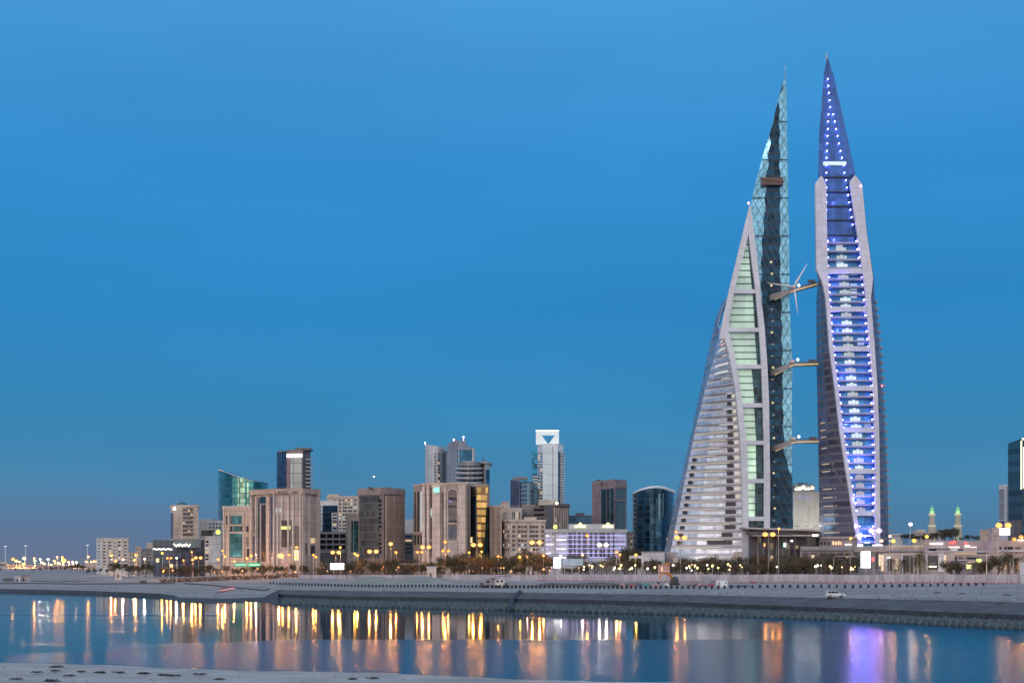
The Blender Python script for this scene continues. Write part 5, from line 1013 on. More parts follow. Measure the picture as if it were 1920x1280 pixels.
# drums
DR = [(505, 1097.8), (640, 1100.2), (960, 1102), (1140, 1103), (1280, 1103.6), (1340, 1103), (1465, 1101.3), (1570, 1101.3), (1590, 1102.3), (1690, 1100), (1853, 1097)]
drum = MB(); drum.tube([(0, 0, 0), (0, 0, .06), (0, 0, .45), (0, 0, .5), (0, 0, .94), (0, 0, .98)], [.40, .36, .36, .40, .36, .3], 10); dmesh = drum.mesh('drum', M('black_rubber', (.018, .02, .024), .6), smooth=False)
band = MB(); band.tube([(0, 0, .62), (0, 0, .74)], .375, 10); bmesh_ = band.mesh('band', M('grey_band', (.10, .11, .13), .5))
px = 507.0; i = 0
while px < 1856:
    py = ip(DR, px); Y = 9.9 * F / (py - HY); i += 1
    Y = (H - zg(px, Y)) * F / (py - HY)
    o = thing('traffic_drum', f'black drum marker, {nth(i)} from left in the long row along the quay road', 'drum', (wx(px, Y), Y, zg(px, Y)), 'black drums along the quay road'); sc_ = 1.0 + .15 * random.random() - .15 * (px < 900); o.scale = (sc_,) * 3; o.rotation_euler = (random.uniform(-.05, .05), random.uniform(-.05, .05), random.random() * 6)
    for me_, nm in ((dmesh, 'body'), (bmesh_, 'band')): c_ = bpy.data.objects.new(nm, me_); COL.objects.link(c_); c_.parent = o
    px += ip([(505, 5.9), (640, 6.3), (960, 7.6), (1140, 8.2), (1280, 10.5), (1400, 13.8), (1560, 15), (1853, 14)], px) * random.uniform(.96, 1.04)
# thin post fence near right
fy = lambda px: (H - 4.4) * F / (ip([(1620, 1110.5), (1780, 1112), (1920, 1114)], px) - HY)
for i, px in enumerate([1625, 1643, 1662, 1681, 1700, 1719, 1738, 1755, 1776, 1795, 1819, 1840, 1862, 1886, 1907, 1930]):
    Y = fy(px); z = zg(px, Y); t = thing('fence_post', f'thin steel fence post, {nth(i + 1)} from left on the quay at right', 'post', (wx(px, Y), Y, z), 'thin fence posts on the quay'); mb = MB(); mb.tube([(wx(px, Y), Y, z), (wx(px, Y), Y, z + 1.9)], .045, 5); mb.build('pole', dgrey, t); mb = MB(); mb.box(wx(px, Y) - .25, wx(px, Y) + .25, Y - .2, Y + .2, z - .02, z + .12); mb.build('foot', mgrey, t)
for px, py, w_, n_ in ((1757, 1111.5, 1.1, 'left'), (1804, 1113, .9, 'middle'), (1888, 1116, 1.2, 'right')):
    Y = 9.6 * F / (py - HY); z = zg(px, Y); o = MB(); o.tube([(wx(px, Y) - w_, Y, z + .1), (wx(px, Y), Y - .1, z + .22), (wx(px, Y) + w_, Y, z + .1)], [.08, .2, .08], 6); q = o.build('sandbag', dk, at=(wx(px, Y), Y, z)); tag(q, f'{n_} of three dark sandbags by the thin fence posts', 'sandbag', 'sandbags by the fence posts')
# car
def loft_x(sections, mat, name, parent):
    mb = MB(); mb.loft(sections); return mb.build(name, mat, parent, True)
Yc = (H - 4.35) * F / (1119.5 - HY); xc = wx(1566, Yc); zc = zg(1566, Yc) + .02
t = thing('parked_car', 'white four-wheel-drive car parked side-on at the quay edge', 'car', (xc, Yc, zc)); cp = M('white_car_paint', (.62, .68, .72), .25, .1, var=.04)
prof = [(-2.25, .45), (-2.25, .95), (-2.1, 1.05), (.85, 1.08), (2.1, .98), (2.3, .8), (2.3, .45)]
def side_extr(pr, w_, zo=0): return [[(xc + a, Yc + s * w_, zc + c_ + zo) for a, c_ in pr] for s in (-1, 1)]
mb = MB(); mb.loft(side_extr(prof, .9)); bd_ = mb.build('body', cp, t)
mb = MB(); mb.loft(side_extr([(-2.15, 1.05), (-1.95, 1.72), (.35, 1.76), (1.1, 1.08)], .78)); mb.build('cabin', cp, t)
for a, b2_ in (((-1.9), (-1.2)), ((-1.1), (-.2)), ((-.1), (.75))):
    mb = MB(); to = .28 if b2_ > .5 else 0; mb.loft([[(xc + a, Yc - .8 - k, zc + 1.12), (xc + b2_, Yc - .8 - k, zc + 1.12), (xc + b2_ - to * 1.4, Yc - .8 - k, zc + 1.62), (xc + a + (.1 if a < -1.5 else 0), Yc - .8 - k, zc + 1.62)] for k in (0, .02)]); mb.build('side_window', dwin, t)
mb = MB(); mb.loft([[(xc + .5, Yc - .7, zc + 1.68), (xc + 1.08, Yc - .74, zc + 1.13), (xc + 1.08, Yc + .74, zc + 1.13), (xc + .5, Yc + .7, zc + 1.68)], [(xc + .54, Yc - .7, zc + 1.7), (xc + 1.12, Yc - .74, zc + 1.15), (xc + 1.12, Yc + .74, zc + 1.15), (xc + .54, Yc + .7, zc + 1.7)]]); mb.build('windscreen', dwin, t)
for a in (-1.4, 1.45):
    for s in (-1, 1):
        mb = MB(); mb.tube([(xc + a, Yc + s * .72, zc + .38), (xc + a, Yc + s * .93, zc + .38)], .38, 14); wh = mb.build('wheel', M('black_rubber'), t); mb = MB(); mb.tube([(xc + a, Yc + s * .92, zc + .38), (xc + a, Yc + s * .945, zc + .38)], .2, 10); mb.build('rim', metal, wh)
mb = MB(); mb.box(xc + 2.22, xc + 2.33, Yc - .8, Yc - .5, zc + .72, zc + .9); mb.build('headlight', litc, t); mb = MB(); mb.box(xc + .2, xc + .9, Yc - .5, Yc + .5, zc + 1.78, zc + 1.84); mb.build('roof_rack', dk, t)
# awning trailer
Y = (H - 4.0) * F / (1101.5 - HY); g0 = zg(930, Y)
t = thing('site_trailer', 'grey and white site trailer with dark lifted awning near the drums', 'trailer', (wx(928, Y), Y, g0))
def pbox(parent, name, mat, x0, x1, y0, y1, Y, dep, ):
    mb = MB(); mb.box(wx(x0, Y), wx(x1, Y), Y, Y + dep, wz(y1, Y), wz(y0, Y)); return mb.build(name, mat, parent)
pbox(t, 'cabin', mgrey, 907, 928, 1084, 1099.5, Y + .1, 2.4); pbox(t, 'cabin', white, 928.2, 947, 1084, 1100, Y, 2.5); pbox(t, 'window', dwin, 931, 935, 1087, 1091, Y - .04, .1); pbox(t, 'window', dwin, 939, 943, 1087, 1091, Y - .04, .1); pbox(t, 'window', dwin, 912, 918, 1088, 1092, Y + .04, .1)
mb = MB(); mb.hexa([(wx(920, Y), Y - 1, wz(1083.6, Y)), (wx(938, Y), Y - 1, wz(1080.4, Y)), (wx(938, Y), Y + 2.6, wz(1080.4, Y)), (wx(920, Y), Y + 2.6, wz(1083.6, Y))], [(wx(920, Y), Y - 1, wz(1083, Y)), (wx(938, Y), Y - 1, wz(1079.4, Y)), (wx(938, Y), Y + 2.6, wz(1079.4, Y)), (wx(920, Y), Y + 2.6, wz(1083, Y))]); mb.build('awning', dk, t)
mb = MB(); mb.box(wx(938, Y), wx(957, Y), Y - 1, Y + 2.6, wz(1080, Y), wz(1079.2, Y)); mb.build('awning', dk, t)
for x in (922, 955): mb = MB(); mb.tube([(wx(x, Y), Y - .9, g0), (wx(x, Y), Y - .9, wz(1082 if x < 930 else 1080, Y))], .05, 5); mb.build('awning_pole', metal, t)
for x in (912, 924, 933, 944): mb = MB(); mb.tube([(wx(x, Y), Y - .05, g0 + .4), (wx(x, Y), Y + .25, g0 + .4)], .4, 12); mb.build('wheel', M('black_rubber'), t)
for px, nme in ((903, 'left'), (949, 'right')):
    t = thing('water_barrel', f'dark upright water barrel at {nme} end of the site trailer', 'barrel', (wx(px, Y), Y - 1, zg(px, Y))); l = t.location; mb = MB(); mb.tube([(l.x, l.y, l.z), (l.x, l.y, l.z + .1), (l.x, l.y, l.z + 1.5), (l.x, l.y, l.z + 1.7)], [.42, .5, .5, .4], 12); mb.build('body', dk, t); mb = MB(); mb.tube([(l.x, l.y, l.z + 1.7), (l.x, l.y, l.z + 1.82)], .15, 8); mb.build('cap', mgrey, t)
# white cabin, container, tank
def cabin(label, x0, x1, y0, Y, mat, name='site_cabin'):
    t = thing(name, label, 'cabin', (wx((x0 + x1) / 2, Y), Y, zg(x0, Y))); yb = pyz(t.location.z, Y)
    pbox(t, 'wall', mat, x0, x1, y0 + .8, yb, Y, 2.6); pbox(t, 'roof', offw, x0 - .5, x1 + .5, y0, y0 + 1, Y - .2, 3); pbox(t, 'window', dwin, x1 - 4, x1 - 2, y0 + 4, y0 + 7.5, Y - .05, .1); pbox(t, 'door', mgrey, x0 + 3, x0 + 6.5, y0 + 4, yb - .5, Y - .05, .1); return t
cabin('plain white site cabin standing by the drum row', 1344, 1364, 1086, 482, M('cool_white_panel', (.66, .70, .74), .5))
# site crates: colour, place
k = [('red', (.35, .07, .08)), ('white', (.6, .62, .64)), ('teal', (.05, .25, .28)), ('pink', (.5, .28, .30)), ('dark', (.06, .06, .07)), ('grey', (.3, .31, .33))]
for px0, w_, h_, ci, lb in ((1150, 12, 5, 4, 'dark crate leftmost of crates near the drums'), (1163, 9, 6, 3, 'pink crate between two crates left of white sack'), (1180, 11, 5, 0, 'low red crate right of the pink crate'), (1204, 12, 7, 2, 'teal skip-like crate left of small white box'), (1222, 14, 4, 3, 'long low pink crate near excavator'), (1247, 8, 6, 1, 'small white box below the excavator'), (1300, 6, 4, 4, 'small dark crate in pink rubble'), (1307, 9, 5, 3, 'pale pink crate in the pink rubble'), (1330, 10, 5, 0, 'red crate just left of the white cabin'), (1409, 10, 3.5, 0, 'flat red crate at the hoarding foot'), (1318, 14, 11, 5, 'grey-green container against the hoarding')):
    Y = 492 if px0 < 1400 and h_ < 10 else hy(px0) - 6; z = zg(px0, Y); t = thing('crate' if h_ < 10 else 'container', lb, 'crate' if h_ < 10 else 'container', (wx(px0 + w_ / 2, Y), Y, z)); yb = pyz(z, Y); cm = M(k[ci][0] + '_crate_paint', k[ci][1], .6)
    pbox(t, 'box', cm, px0, px0 + w_, yb - h_, yb, Y, 1.6)
    for f_ in (.1, .5, .9): mb = MB(); x = wx(px0 + w_ * f_, Y); mb.box(x - .05, x + .05, Y - .06, Y, z + .03, z + h_ * Y / F - .03); mb.build('batten', mgrey, t)
    pbox(t, 'lid', mgrey, px0 - .3, px0 + w_ + .3, yb - h_ - .5, yb - h_, Y - .05, 1.7)
for px, nme in ((1340.5, 'left'), (1393, 'right')):
    Y = (H - 4.1) * F / (1112.5 - HY); mb = rubble(.75, 6, px, .5); o = mb.build('white_sack', M('white_plastic'), None); o.location = (wx(px, Y), Y, zg(px, Y) + .1); tag(o, f'{nme} of two small white sacks near the quay edge', 'sack', 'white sacks')
# excavator
Y = 515; z = zg(1245, Y); orr = M('orange_paint', (.55, .20, .04), .45, var=.2, scale=1); t = thing('excavator', 'orange excavator with raised bent boom before the hoarding', 'excavator', (wx(1250, Y), Y, z)); X_ = lambda p: wx(p, Y); Z_ = lambda q: wz(q, Y)
for d in (-1.2, 1.2): mb = MB(); mb.loft([[(X_(1256) + a, Y + d + s, z + c_) for a, c_ in ((0, .1), (.3, 0), (3.0, 0), (3.4, .2), (3.4, .7), (3.1, .9), (.2, .9), (0, .7))] for s in (-.3, .3)]); mb.build('track', M('black_rubber'), t)
mb = MB(); mb.box(X_(1257), X_(1272), Y - 1.2, Y + 1.3, z + 1, z + 2.3); mb.build('engine_housing', dk, t)
mb = MB(); mb.hexa([(X_(1261), Y - 1.3, z + 1.2), (X_(1270), Y - 1.3, z + 1.2), (X_(1270), Y + .2, z + 1.2), (X_(1261), Y + .2, z + 1.2)], [(X_(1262), Y - 1.3, z + 3), (X_(1270), Y - 1.3, z + 3), (X_(1270), Y + .2, z + 3), (X_(1262), Y + .2, z + 3)]); cb_ = mb.build('cab', M('dark_cab', (.03, .03, .035), .3), t); mb = MB(); mb.box(X_(1264), X_(1269), Y - 1.33, Y - 1.3, z + 1.9, z + 2.8); mb.build('window', bwin, cb_)
mb = MB(); mb.tube([(X_(1262), Y, z + 1.8), (X_(1256), Y, Z_(1077)), (X_(1248), Y, Z_(1073)), (X_(1240), Y, Z_(1074))], [.45, .5, .45, .3], 4); mb.build('boom', orr, t)
mb = MB(); mb.tube([(X_(1241), Y, Z_(1073)), (X_(1235), Y, Z_(1088))], [.35, .2], 4); mb.build('arm', orr, t); mb = MB(); mb.hexa([(X_(1231), Y - .6, z + .1), (X_(1236), Y - .6, z + .2), (X_(1236), Y + .6, z + .2), (X_(1231), Y + .6, z + .1)], [(X_(1233), Y - .6, z + 1.2), (X_(1237), Y - .6, z + 1.3), (X_(1237), Y + .6, z + 1.3), (X_(1233), Y + .6, z + 1.2)]); mb.build('bucket', dk, t)
mb = MB(); mb.tube([(X_(1258), Y - .3, z + 2), (X_(1250), Y - .3, Z_(1078))], .12, 5); mb.build('hydraulic_ram', metal, t)
t = thing('site_kiosk', 'pink-lit kiosk with slatted front behind the excavator', 'kiosk', (wx(1245, 590), 590, 4.2)); pbox(t, 'wall', M('pink_lit_panel', (.55, .30, .26)), 1235, 1256, 1058, 1085, 590, 3); pbox(t, 'roof', orr, 1247, 1256.5, 1054.5, 1058, 589.5, 3.5); pbox(t, 'opening', litw, 1240, 1242, 1062, 1070, 589.8, .2); pbox(t, 'sill', white, 1236, 1255, 1070, 1071, 589.6, .3)  # pink light on the kiosk is put into the wall colour
# striped barrier boards on the spit
Y = (H - 1.05) * F / (1110 - HY); rm = M('maroon_paint', (.30, .03, .06), .5)
for i, (x0, x1, y0, y1) in enumerate(((410.5, 425, 1102, 1109.5), (425.3, 440, 1099.5, 1106.8))):
    z0 = zg(420, Y); t = thing('flag_board', ('lower' if i == 0 else 'upper') + ' maroon and white striped board on the sand spit', 'board', (wx((x0 + x1) / 2, Y), Y, z0), 'striped boards on the sand spit'); h3 = (y1 - y0) / 3
    for j, (mm, nn_) in enumerate(((rm, 'maroon_stripe'), (white, 'white_stripe'), (rm, 'maroon_stripe'))):
        mb = MB(); mb.hexa([(wx(x0, Y), Y, wz(y0 + h3 * (j + 1) + .6, Y)), (wx(x1, Y), Y, wz(y0 + h3 * (j + 1) - .6, Y)), (wx(x1, Y), Y + .2, wz(y0 + h3 * (j + 1) - .6, Y)), (wx(x0, Y), Y + .2, wz(y0 + h3 * (j + 1) + .6, Y))], [(wx(x0, Y), Y, wz(y0 + h3 * j + .6, Y)), (wx(x1, Y), Y, wz(y0 + h3 * j - .6, Y)), (wx(x1, Y), Y + .2, wz(y0 + h3 * j - .6, Y)), (wx(x0, Y), Y + .2, wz(y0 + h3 * j + .6, Y))]); mb.build(nn_, mm, t)
    for x in (x0 + 2, x1 - 2): mb = MB(); mb.tube([(wx(x, Y), Y + .3, z0), (wx(x, Y), Y + .3, wz(y0 + 1, Y))], .08, 5); mb.build('post', dgrey, t)
t = thing('mooring_rail', 'dark sloping rail running from striped boards down to the water', 'rail', (wx(395, 500), 500, .5)); mb = MB(); mb.tube([(wx(411, Y), Y, wz(1108, Y)), (wx(396, 500), 500, wz(1117.5, 500)), (wx(380, 455), 455, wz(1131, 455))], .14, 5); mb.build('rail', dk, t); mb = MB(); mb.tube([(wx(440, Y), Y, wz(1100.5, Y)), (wx(447, Y), Y, wz(1104, Y)), (wx(456, 555), 555, wz(1109, 555))], .1, 5); mb.build('rail', dk, t); mb = MB(); mb.tube([(wx(380, 455), 455, -.4), (wx(380, 455), 455, 1.4)], .2, 6); mb.build('pile', dk, t)
# black hose over the quay slope
t = thing('rubber_hose', 'black hose draped over the quay slope down to the water', 'hose', (wx(965, 440), 440, 3.6)); mb = MB(); ye, ze = edge(970); yw = wline(970)
mb.tube([(wx(978, ye + 2), ye + 2, ze + .3), (wx(974, ye), ye, ze + .25), (wx(966, ye - 12), ye - 12, 2.9), (wx(960, ye - 20), ye - 20, 2.0), (wx(958, yw + 3), yw + 3, .7), (wx(962, yw), yw, .15)], [.25, .5, .6, .6, .5, .4], 8); mb.build('hose', M('black_rubber'), t)
# armour blocks at the foot of the slope: one shared mesh, nearest 300 as single things
am = MB()
for sgn in (1, -1):
    am.hexa([(-.75, -.16, -.22 * sgn), (-.75, .16, -.22 * sgn), (.75, .16, .22 * sgn - .05), (.75, -.16, .22 * sgn - .05)], [(-.75, -.16, .10 - .22 * sgn), (-.75, .16, .10 - .22 * sgn), (.75, .16, .27 + .22 * sgn - .05), (.75, -.16, .27 + .22 * sgn - .05)])
am.hexa([(-.28, -.62, -.1), (.28, -.62, -.1), (.28, .62, .18), (-.28, .62, .18)], [(-.2, -.6, .14), (.2, -.6, .14), (.2, .6, .42), (-.2, .6, .42)])
blk = []
for px in range(530, 2400):
    pass
px = 532.0; cols_ = []
while px < 2060: cols_.append(px); px += 1.55 * F / wline(px)
cnt = 0; rest = MB(); amat = M('armour_concrete', (.07, .10, .11), .8, var=.35, scale=.8, zs=1); ame = am.mesh('armour_block', amat)
allb = []
for ci, px in enumerate(cols_):
    yw = wline(px); zm = 1.9
    for r in range(4):
        f_ = (r + .35) / 4 * .72; p_ = px + (.5 if r % 2 else 0) * 1.55 * F / yw; ye, ze = edge(px); ym = (H - 2.5) * F / (ip(MID, px) - HY); ym = min(max(ym, yw + 3), ye - 1); Y = yw + .6 + (ym - yw - .6) * (f_ * .75); z = -.05 + 1.35 * f_ ; allb.append((Y, p_, z, r, ci))
allb.sort(key=lambda q: q[0] * (1 if q[1] < 1925 else 3))
names = ['lowest', 'second', 'third', 'top']
sel = sorted(allb[:295], key=lambda q: (q[3], q[1])); num = {}
for Y, p_, z, r, ci in sel:
    num[r] = num.get(r, 0) + 1; o = bpy.data.objects.new('armour_block', ame); COL.objects.link(o); o.location = (wx(p_, Y), Y, z + .25); o.rotation_euler = (random.uniform(.2, .5), random.uniform(-.15, .15), (.45 if r % 2 else -.45) + random.uniform(-.2, .2)); s_ = random.uniform(1.0, 1.25); o.scale = (s_,) * 3
    tag(o, f'concrete armour block at quay foot, {nth(num[r])} from left in its {names[r]} near row', 'armour block', 'armour blocks along the quay foot')
for Y, p_, z, r, ci in allb[295:]:
    x = wx(p_, Y); a = (.45 if r % 2 else -.45) + random.uniform(-.2, .2); s_ = 1.1; ca, sa = math.cos(a) * s_, math.sin(a) * s_; n0 = len(rest.v)
    rest.v += [(x + vx * ca - vy * sa, Y + vx * sa + vy * ca, z + .25 + vz * s_ + vy * .35) for vx, vy, vz in am.v]; rest.f += [tuple(n0 + q for q in f_) for f_ in am.f]
o = rest.build('armour_blocks_far', amat); o.name = 'armour_blocks'; tag(o, 'distant rows of small armour blocks along the quay foot', 'armour blocks', 'armour blocks along the quay foot', 'stuff')
# seaweed on the beach
wm = M('dry_seaweed', (.045, .045, .04), .9, var=.4, scale=3)
for i, (px, py, s_) in enumerate(sorted([(106, 1247, 1.3), (95, 1278, 1.5), (68, 1258.5, .7), (130, 1266, .6), (104, 1255, .5), (191, 1258.5, 1.1), (224, 1258.5, .7), (272, 1260.5, 1.2), (312, 1264, 1.3), (323, 1265, .9), (374, 1261.5, .8), (30, 1274, .5), (150, 1257, .5), (410, 1272, .5), (660, 1270, .6), (698, 1268, .7)])):
    z = .45; Y = (H - z) * F / (py - HY); mb = MB(); rd = random.Random(i)
    s_ *= .45
    for q in range(int(14 * s_ + 8)):
        a = rd.random() * 6.28; x0, y0 = rd.uniform(-.9, .9) * s_, rd.uniform(-.5, .5) * s_; mb.tube([(x0, y0, 0), (x0 + .35 * math.cos(a), y0 + .3 * math.sin(a), .10 + .25 * rd.random() * s_), (x0 + .7 * math.cos(a + .4), y0 + .6 * math.sin(a + .4), .03)], [.03, .07, .02], 4)
    o = mb.build('seaweed_clump', wm); d_ = H * F / (ip(BW, px) - HY) - Y; o.location = (wx(px, Y), Y, .05 + max(0, d_) * .012 + .08); tag(o, f'dark clump of washed-up seaweed, {nth(i + 1)} from left on the near beach', 'seaweed', 'seaweed clumps on the near beach')

# loose stones scattered over the reclaimed sand and the beach
gm = MB(); rd = random.Random(8)
for i in range(2600):
    px = rd.uniform(-100, 2050); ye, ze = edge(px)
    if i % 3: Y = ye + 1 + rd.random() ** 2 * 90; z = zg(px, Y)
    else: yw = H * F / (ip(BW, px) - HY); d_ = 4 + rd.random() * 60; Y = yw - d_; z = .05 + d_ * .012 + .1
    s_ = (.06 + .28 * rd.random() ** 3) * (1 if i % 3 else .5); x = wx(px, Y); n0 = len(gm.v); gm.v += [(x + a * s_ * rd.uniform(.7, 1.3), Y + b_ * s_, z + c_ * s_) for a, b_, c_ in ((-1, -.6, 0), (1, -.7, 0), (.9, .8, 0), (-.8, .7, 0), (-.4, -.2, .7), (.5, .1, .8))]
    gm.f += [tuple(n0 + q for q in f_) for f_ in ((0, 1, 5, 4), (1, 2, 5), (2, 3, 4, 5), (3, 0, 4))]
tag(gm.build('loose_stones', M('stone_grey', (.15, .145, .14), .9, var=.5, scale=.7, zs=1)), 'loose stones and rubble scattered over the sand', 'stones', None, 'stuff')
# ---------------------------------------------------------------- trees
bark = M('bark', (.10, .075, .06), .9, var=.3, scale=2); leafs = [M('dark_leaves', (.075, .066, .035), .8, var=.45, scale=.9, zs=1), M('olive_leaves', (.10, .075, .045), .8, var=.45, scale=.9, zs=1)]; pleaf = M('palm_fronds', (.085, .078, .045), .7, var=.4, scale=.8, zs=1)  # leaf colours warmed to carry some of the orange lamp light
def broad(seed):
    rd = random.Random(seed); tr = MB(); tr.tube([(0, 0, 0), (.1, 0, .18), (0, .02, .38), (.02, 0, .6)], [.035, .028, .022, .012], 7)
    cr = MB(); cl_ = []
    for i in range(15):
        a = rd.random() * 6.28; q = rd.random() ** .5 * .36; z = .42 + rd.random() * .42; cl_.append((q * math.cos(a) * (1.1 - abs(z - .6)), q * math.sin(a) * (1.1 - abs(z - .6)), z, .10 + .09 * rd.random()))
    for i in range(6): c_ = cl_[i]; tr.tube([(0, 0, .3 + .05 * i), (c_[0] * .5, c_[1] * .5, .36 + .05 * i), (c_[0], c_[1], c_[2])], [.016, .01, .004], 5)
    for x, y, z, r in cl_:
        for k in range(95):
            d = Vector((rd.gauss(0, 1), rd.gauss(0, 1), rd.gauss(0, 1))).normalized() * r * (.35 + .75 * rd.random()); p_ = Vector((x, y, z)) + d; u = Vector((rd.gauss(0, 1), rd.gauss(0, 1), rd.gauss(0, 1))).normalized() * .024; v = u.cross(Vector((rd.gauss(0, 1), rd.gauss(0, 1), rd.gauss(0, 1)))).normalized() * .016
            cr.q(p_ - u, p_ - v, p_ + u, p_ + v)
    return tr.mesh('trunk', bark), cr.mesh('crown', leafs[seed % 2])
def palm(seed):
    rd = random.Random(seed); tr = MB(); b_ = rd.uniform(-.05, .05); tr.tube([(0, 0, 0), (b_ * .3, 0, .2), (b_, 0, .45), (b_, .01, .68)], [.032, .024, .020, .026], 7); cr = MB(); top = Vector((b_, .01, .68))
    for i in range(30):
        a = i * 2.4 + rd.uniform(-.2, .2); up = .9 - 1.5 * (i / 30) + rd.uniform(-.1, .1); L = .33 + .08 * rd.random(); h_ = Vector((math.cos(a), math.sin(a), 0)); pts = [top + h_ * (L * s_) + Vector((0, 0, L * (up * s_ - 1.05 * s_ * s_ * .9))) for s_ in (0, .25, .5, .75, 1)]; sd = Vector((-h_.y, h_.x, 0))
        for j in range(4):
            for s2 in (-1, 1):
                for q in (0, .33, .66):
                    p_ = pts[j].lerp(pts[j + 1], q); w_ = .075 * (1 - abs((j + q) / 4 - .45) * 1.3); e = p_ + sd * s2 * w_ + (pts[j + 1] - pts[j]) * .6 + Vector((0, 0, -.03)); cr.q(p_, p_ + (pts[j + 1] - pts[j]) * .22, e)
    return tr.mesh('trunk', bark), cr.mesh('crown', pleaf)
TB = [broad(i) for i in range(5)]; TP = [palm(i) for i in range(4)]
tl = []
def row(p0, p1, n, kind, t0, t1, Y0, Y1, seed):
    rd = random.Random(seed)
    for i in range(n):
        px = p0 + (p1 - p0) * (i + .5 + rd.uniform(-.4, .4)) / n; tl.append((px, rd.uniform(t0, t1), rd.uniform(Y0, Y1), kind, rd.randrange(99)))
row(128, 160, 5, 'b', 1056, 1060, 1150, 1200, 1); row(-60, 128, 10, 'b', 1063, 1067, 1150, 1250, 2); row(162, 240, 7, 'b', 1064, 1069, 960, 990, 3); row(212, 300, 8, 'b', 1054, 1062, 860, 930, 4)
row(300, 480, 14, 'b', 1058, 1066, 740, 800, 5); row(480, 600, 8, 'b', 1056, 1065, 720, 750, 6); row(600, 660, 4, 'p', 1050, 1058, 700, 730, 7); row(655, 790, 7, 'b', 1046, 1056, 680, 730, 8); row(655, 770, 6, 'p', 1044, 1052, 680, 710, 9)
row(780, 830, 3, 'b', 1050, 1058, 680, 700, 10); row(830, 900, 6, 'b', 1036, 1048, 660, 700, 11); row(900, 1035, 11, 'b', 1034, 1046, 650, 700, 12); row(1054, 1100, 4, 'b', 1060, 1066, 640, 680, 13)
row(1085, 1240, 13, 'p', 1046, 1056, 630, 670, 14); row(1135, 1240, 4, 'b', 1042, 1052, 650, 680, 15); row(1170, 1190, 2, 'b', 1020, 1032, 720, 735, 16)
row(650, 1030, 20, 'b', 1054, 1063, 640, 690, 31); row(1240, 1610, 24, 'b', 1055, 1064, 600, 640, 32)
row(1250, 1400, 11, 'p', 1042, 1054, 620, 660, 17); row(1290, 1400, 6, 'b', 1040, 1052, 640, 670, 18); row(1400, 1610, 14, 'b', 1036, 1054, 620, 660, 19); row(1410, 1610, 10, 'p', 1038, 1050, 610, 640, 20)
row(1668, 1700, 2, 'p', 1036, 1044, 615, 630, 21); tl += [(1725, 1031, 610, 'p', 1), (1716, 1040, 625, 'p', 2), (1783, 1051, 612, 'b', 3), (1798, 1053, 610, 'b', 2), (1828, 1050, 615, 'p', 3), (1842, 1052, 618, 'b', 1), (1852, 1054, 615, 'b', 4), (1874, 1042, 600, 'b', 0), (1893, 1032, 620, 'p', 1), (1905, 1040, 622, 'p', 2), (1930, 1036, 615, 'p', 3)]
row(1690, 1740, 7, 'b', 1000, 1008, 760, 800, 22); row(1740, 1770, 4, 'b', 996, 1006, 760, 800, 23); row(1764, 1796, 5, 'b', 986, 996, 800, 850, 24); row(1800, 1850, 7, 'b', 1001, 1007, 740, 780, 25)
tl.sort()
for px, top, Y, kind, v in tl:
    z = zg(px, Y) - .1 if px < 1690 or top > 1015 else wz(1016, Y); h_ = wz(top, Y) - z; tm, cm_ = (TB if kind == 'b' else TP)[v % (5 if kind == 'b' else 4)]
    adj = 'palm' if kind == 'p' else 'leafy dark tree'; big = 'tall' if h_ > 9 else 'low'
    if px < 1690 or top > 1015: lab = f'{big} {adj}, {where(adj, px)}'
    else: lab = f'dark tree above the mall roof, {where("roof tree", px)}'
    t = thing('palm_tree' if kind == 'p' else 'broadleaf_tree', lab, 'palm tree' if kind == 'p' else 'tree', (wx(px, Y), Y, z), 'palm trees along the corniche' if kind == 'p' else 'leafy trees along the corniche')
    wd = {'b': random.uniform(1.0, 1.35), 'p': 1}[kind]; t.scale = (h_ * wd, h_ * wd, h_ * 1.02 / (.9 if kind == 'b' else .82)); t.rotation_euler.z = random.random() * 6.28
    for nm, me_ in (('trunk', tm), ('crown', cm_)): c_ = bpy.data.objects.new(nm, me_); COL.objects.link(c_); c_.parent = t
# clipped hedge strips: ground cover nobody could count
hm = MB(); rd = random.Random(4)
for i in range(9000):
    px = rd.uniform(300, 1915); Y = (hy(px) if px > 560 else 715) + 4 + rd.random() * 5; h_ = (1.9 if px < 1690 else 1.2) + (.8 if px > 900 else 0) ; z = zg(px, Y) + rd.random() * h_; x = wx(px, Y)
    u = Vector((rd.gauss(0, 1), rd.gauss(0, 1), rd.gauss(0, 1))).normalized() * .42; v = u.cross(Vector((rd.gauss(0, 1), rd.gauss(0, 1), rd.gauss(0, 1)))).normalized() * .3; p_ = Vector((x, Y, z)); hm.q(p_ - u, p_ - v, p_ + u, p_ + v)
tag(hm.build('roadside_shrubs', M('orange_lit_leaves', (.16, .08, .045), .85, var=.4, scale=.5, zs=1)), 'low ragged shrubs along the corniche road', 'shrubs', None, 'stuff')  # orange lamp light is put into the shrub colour

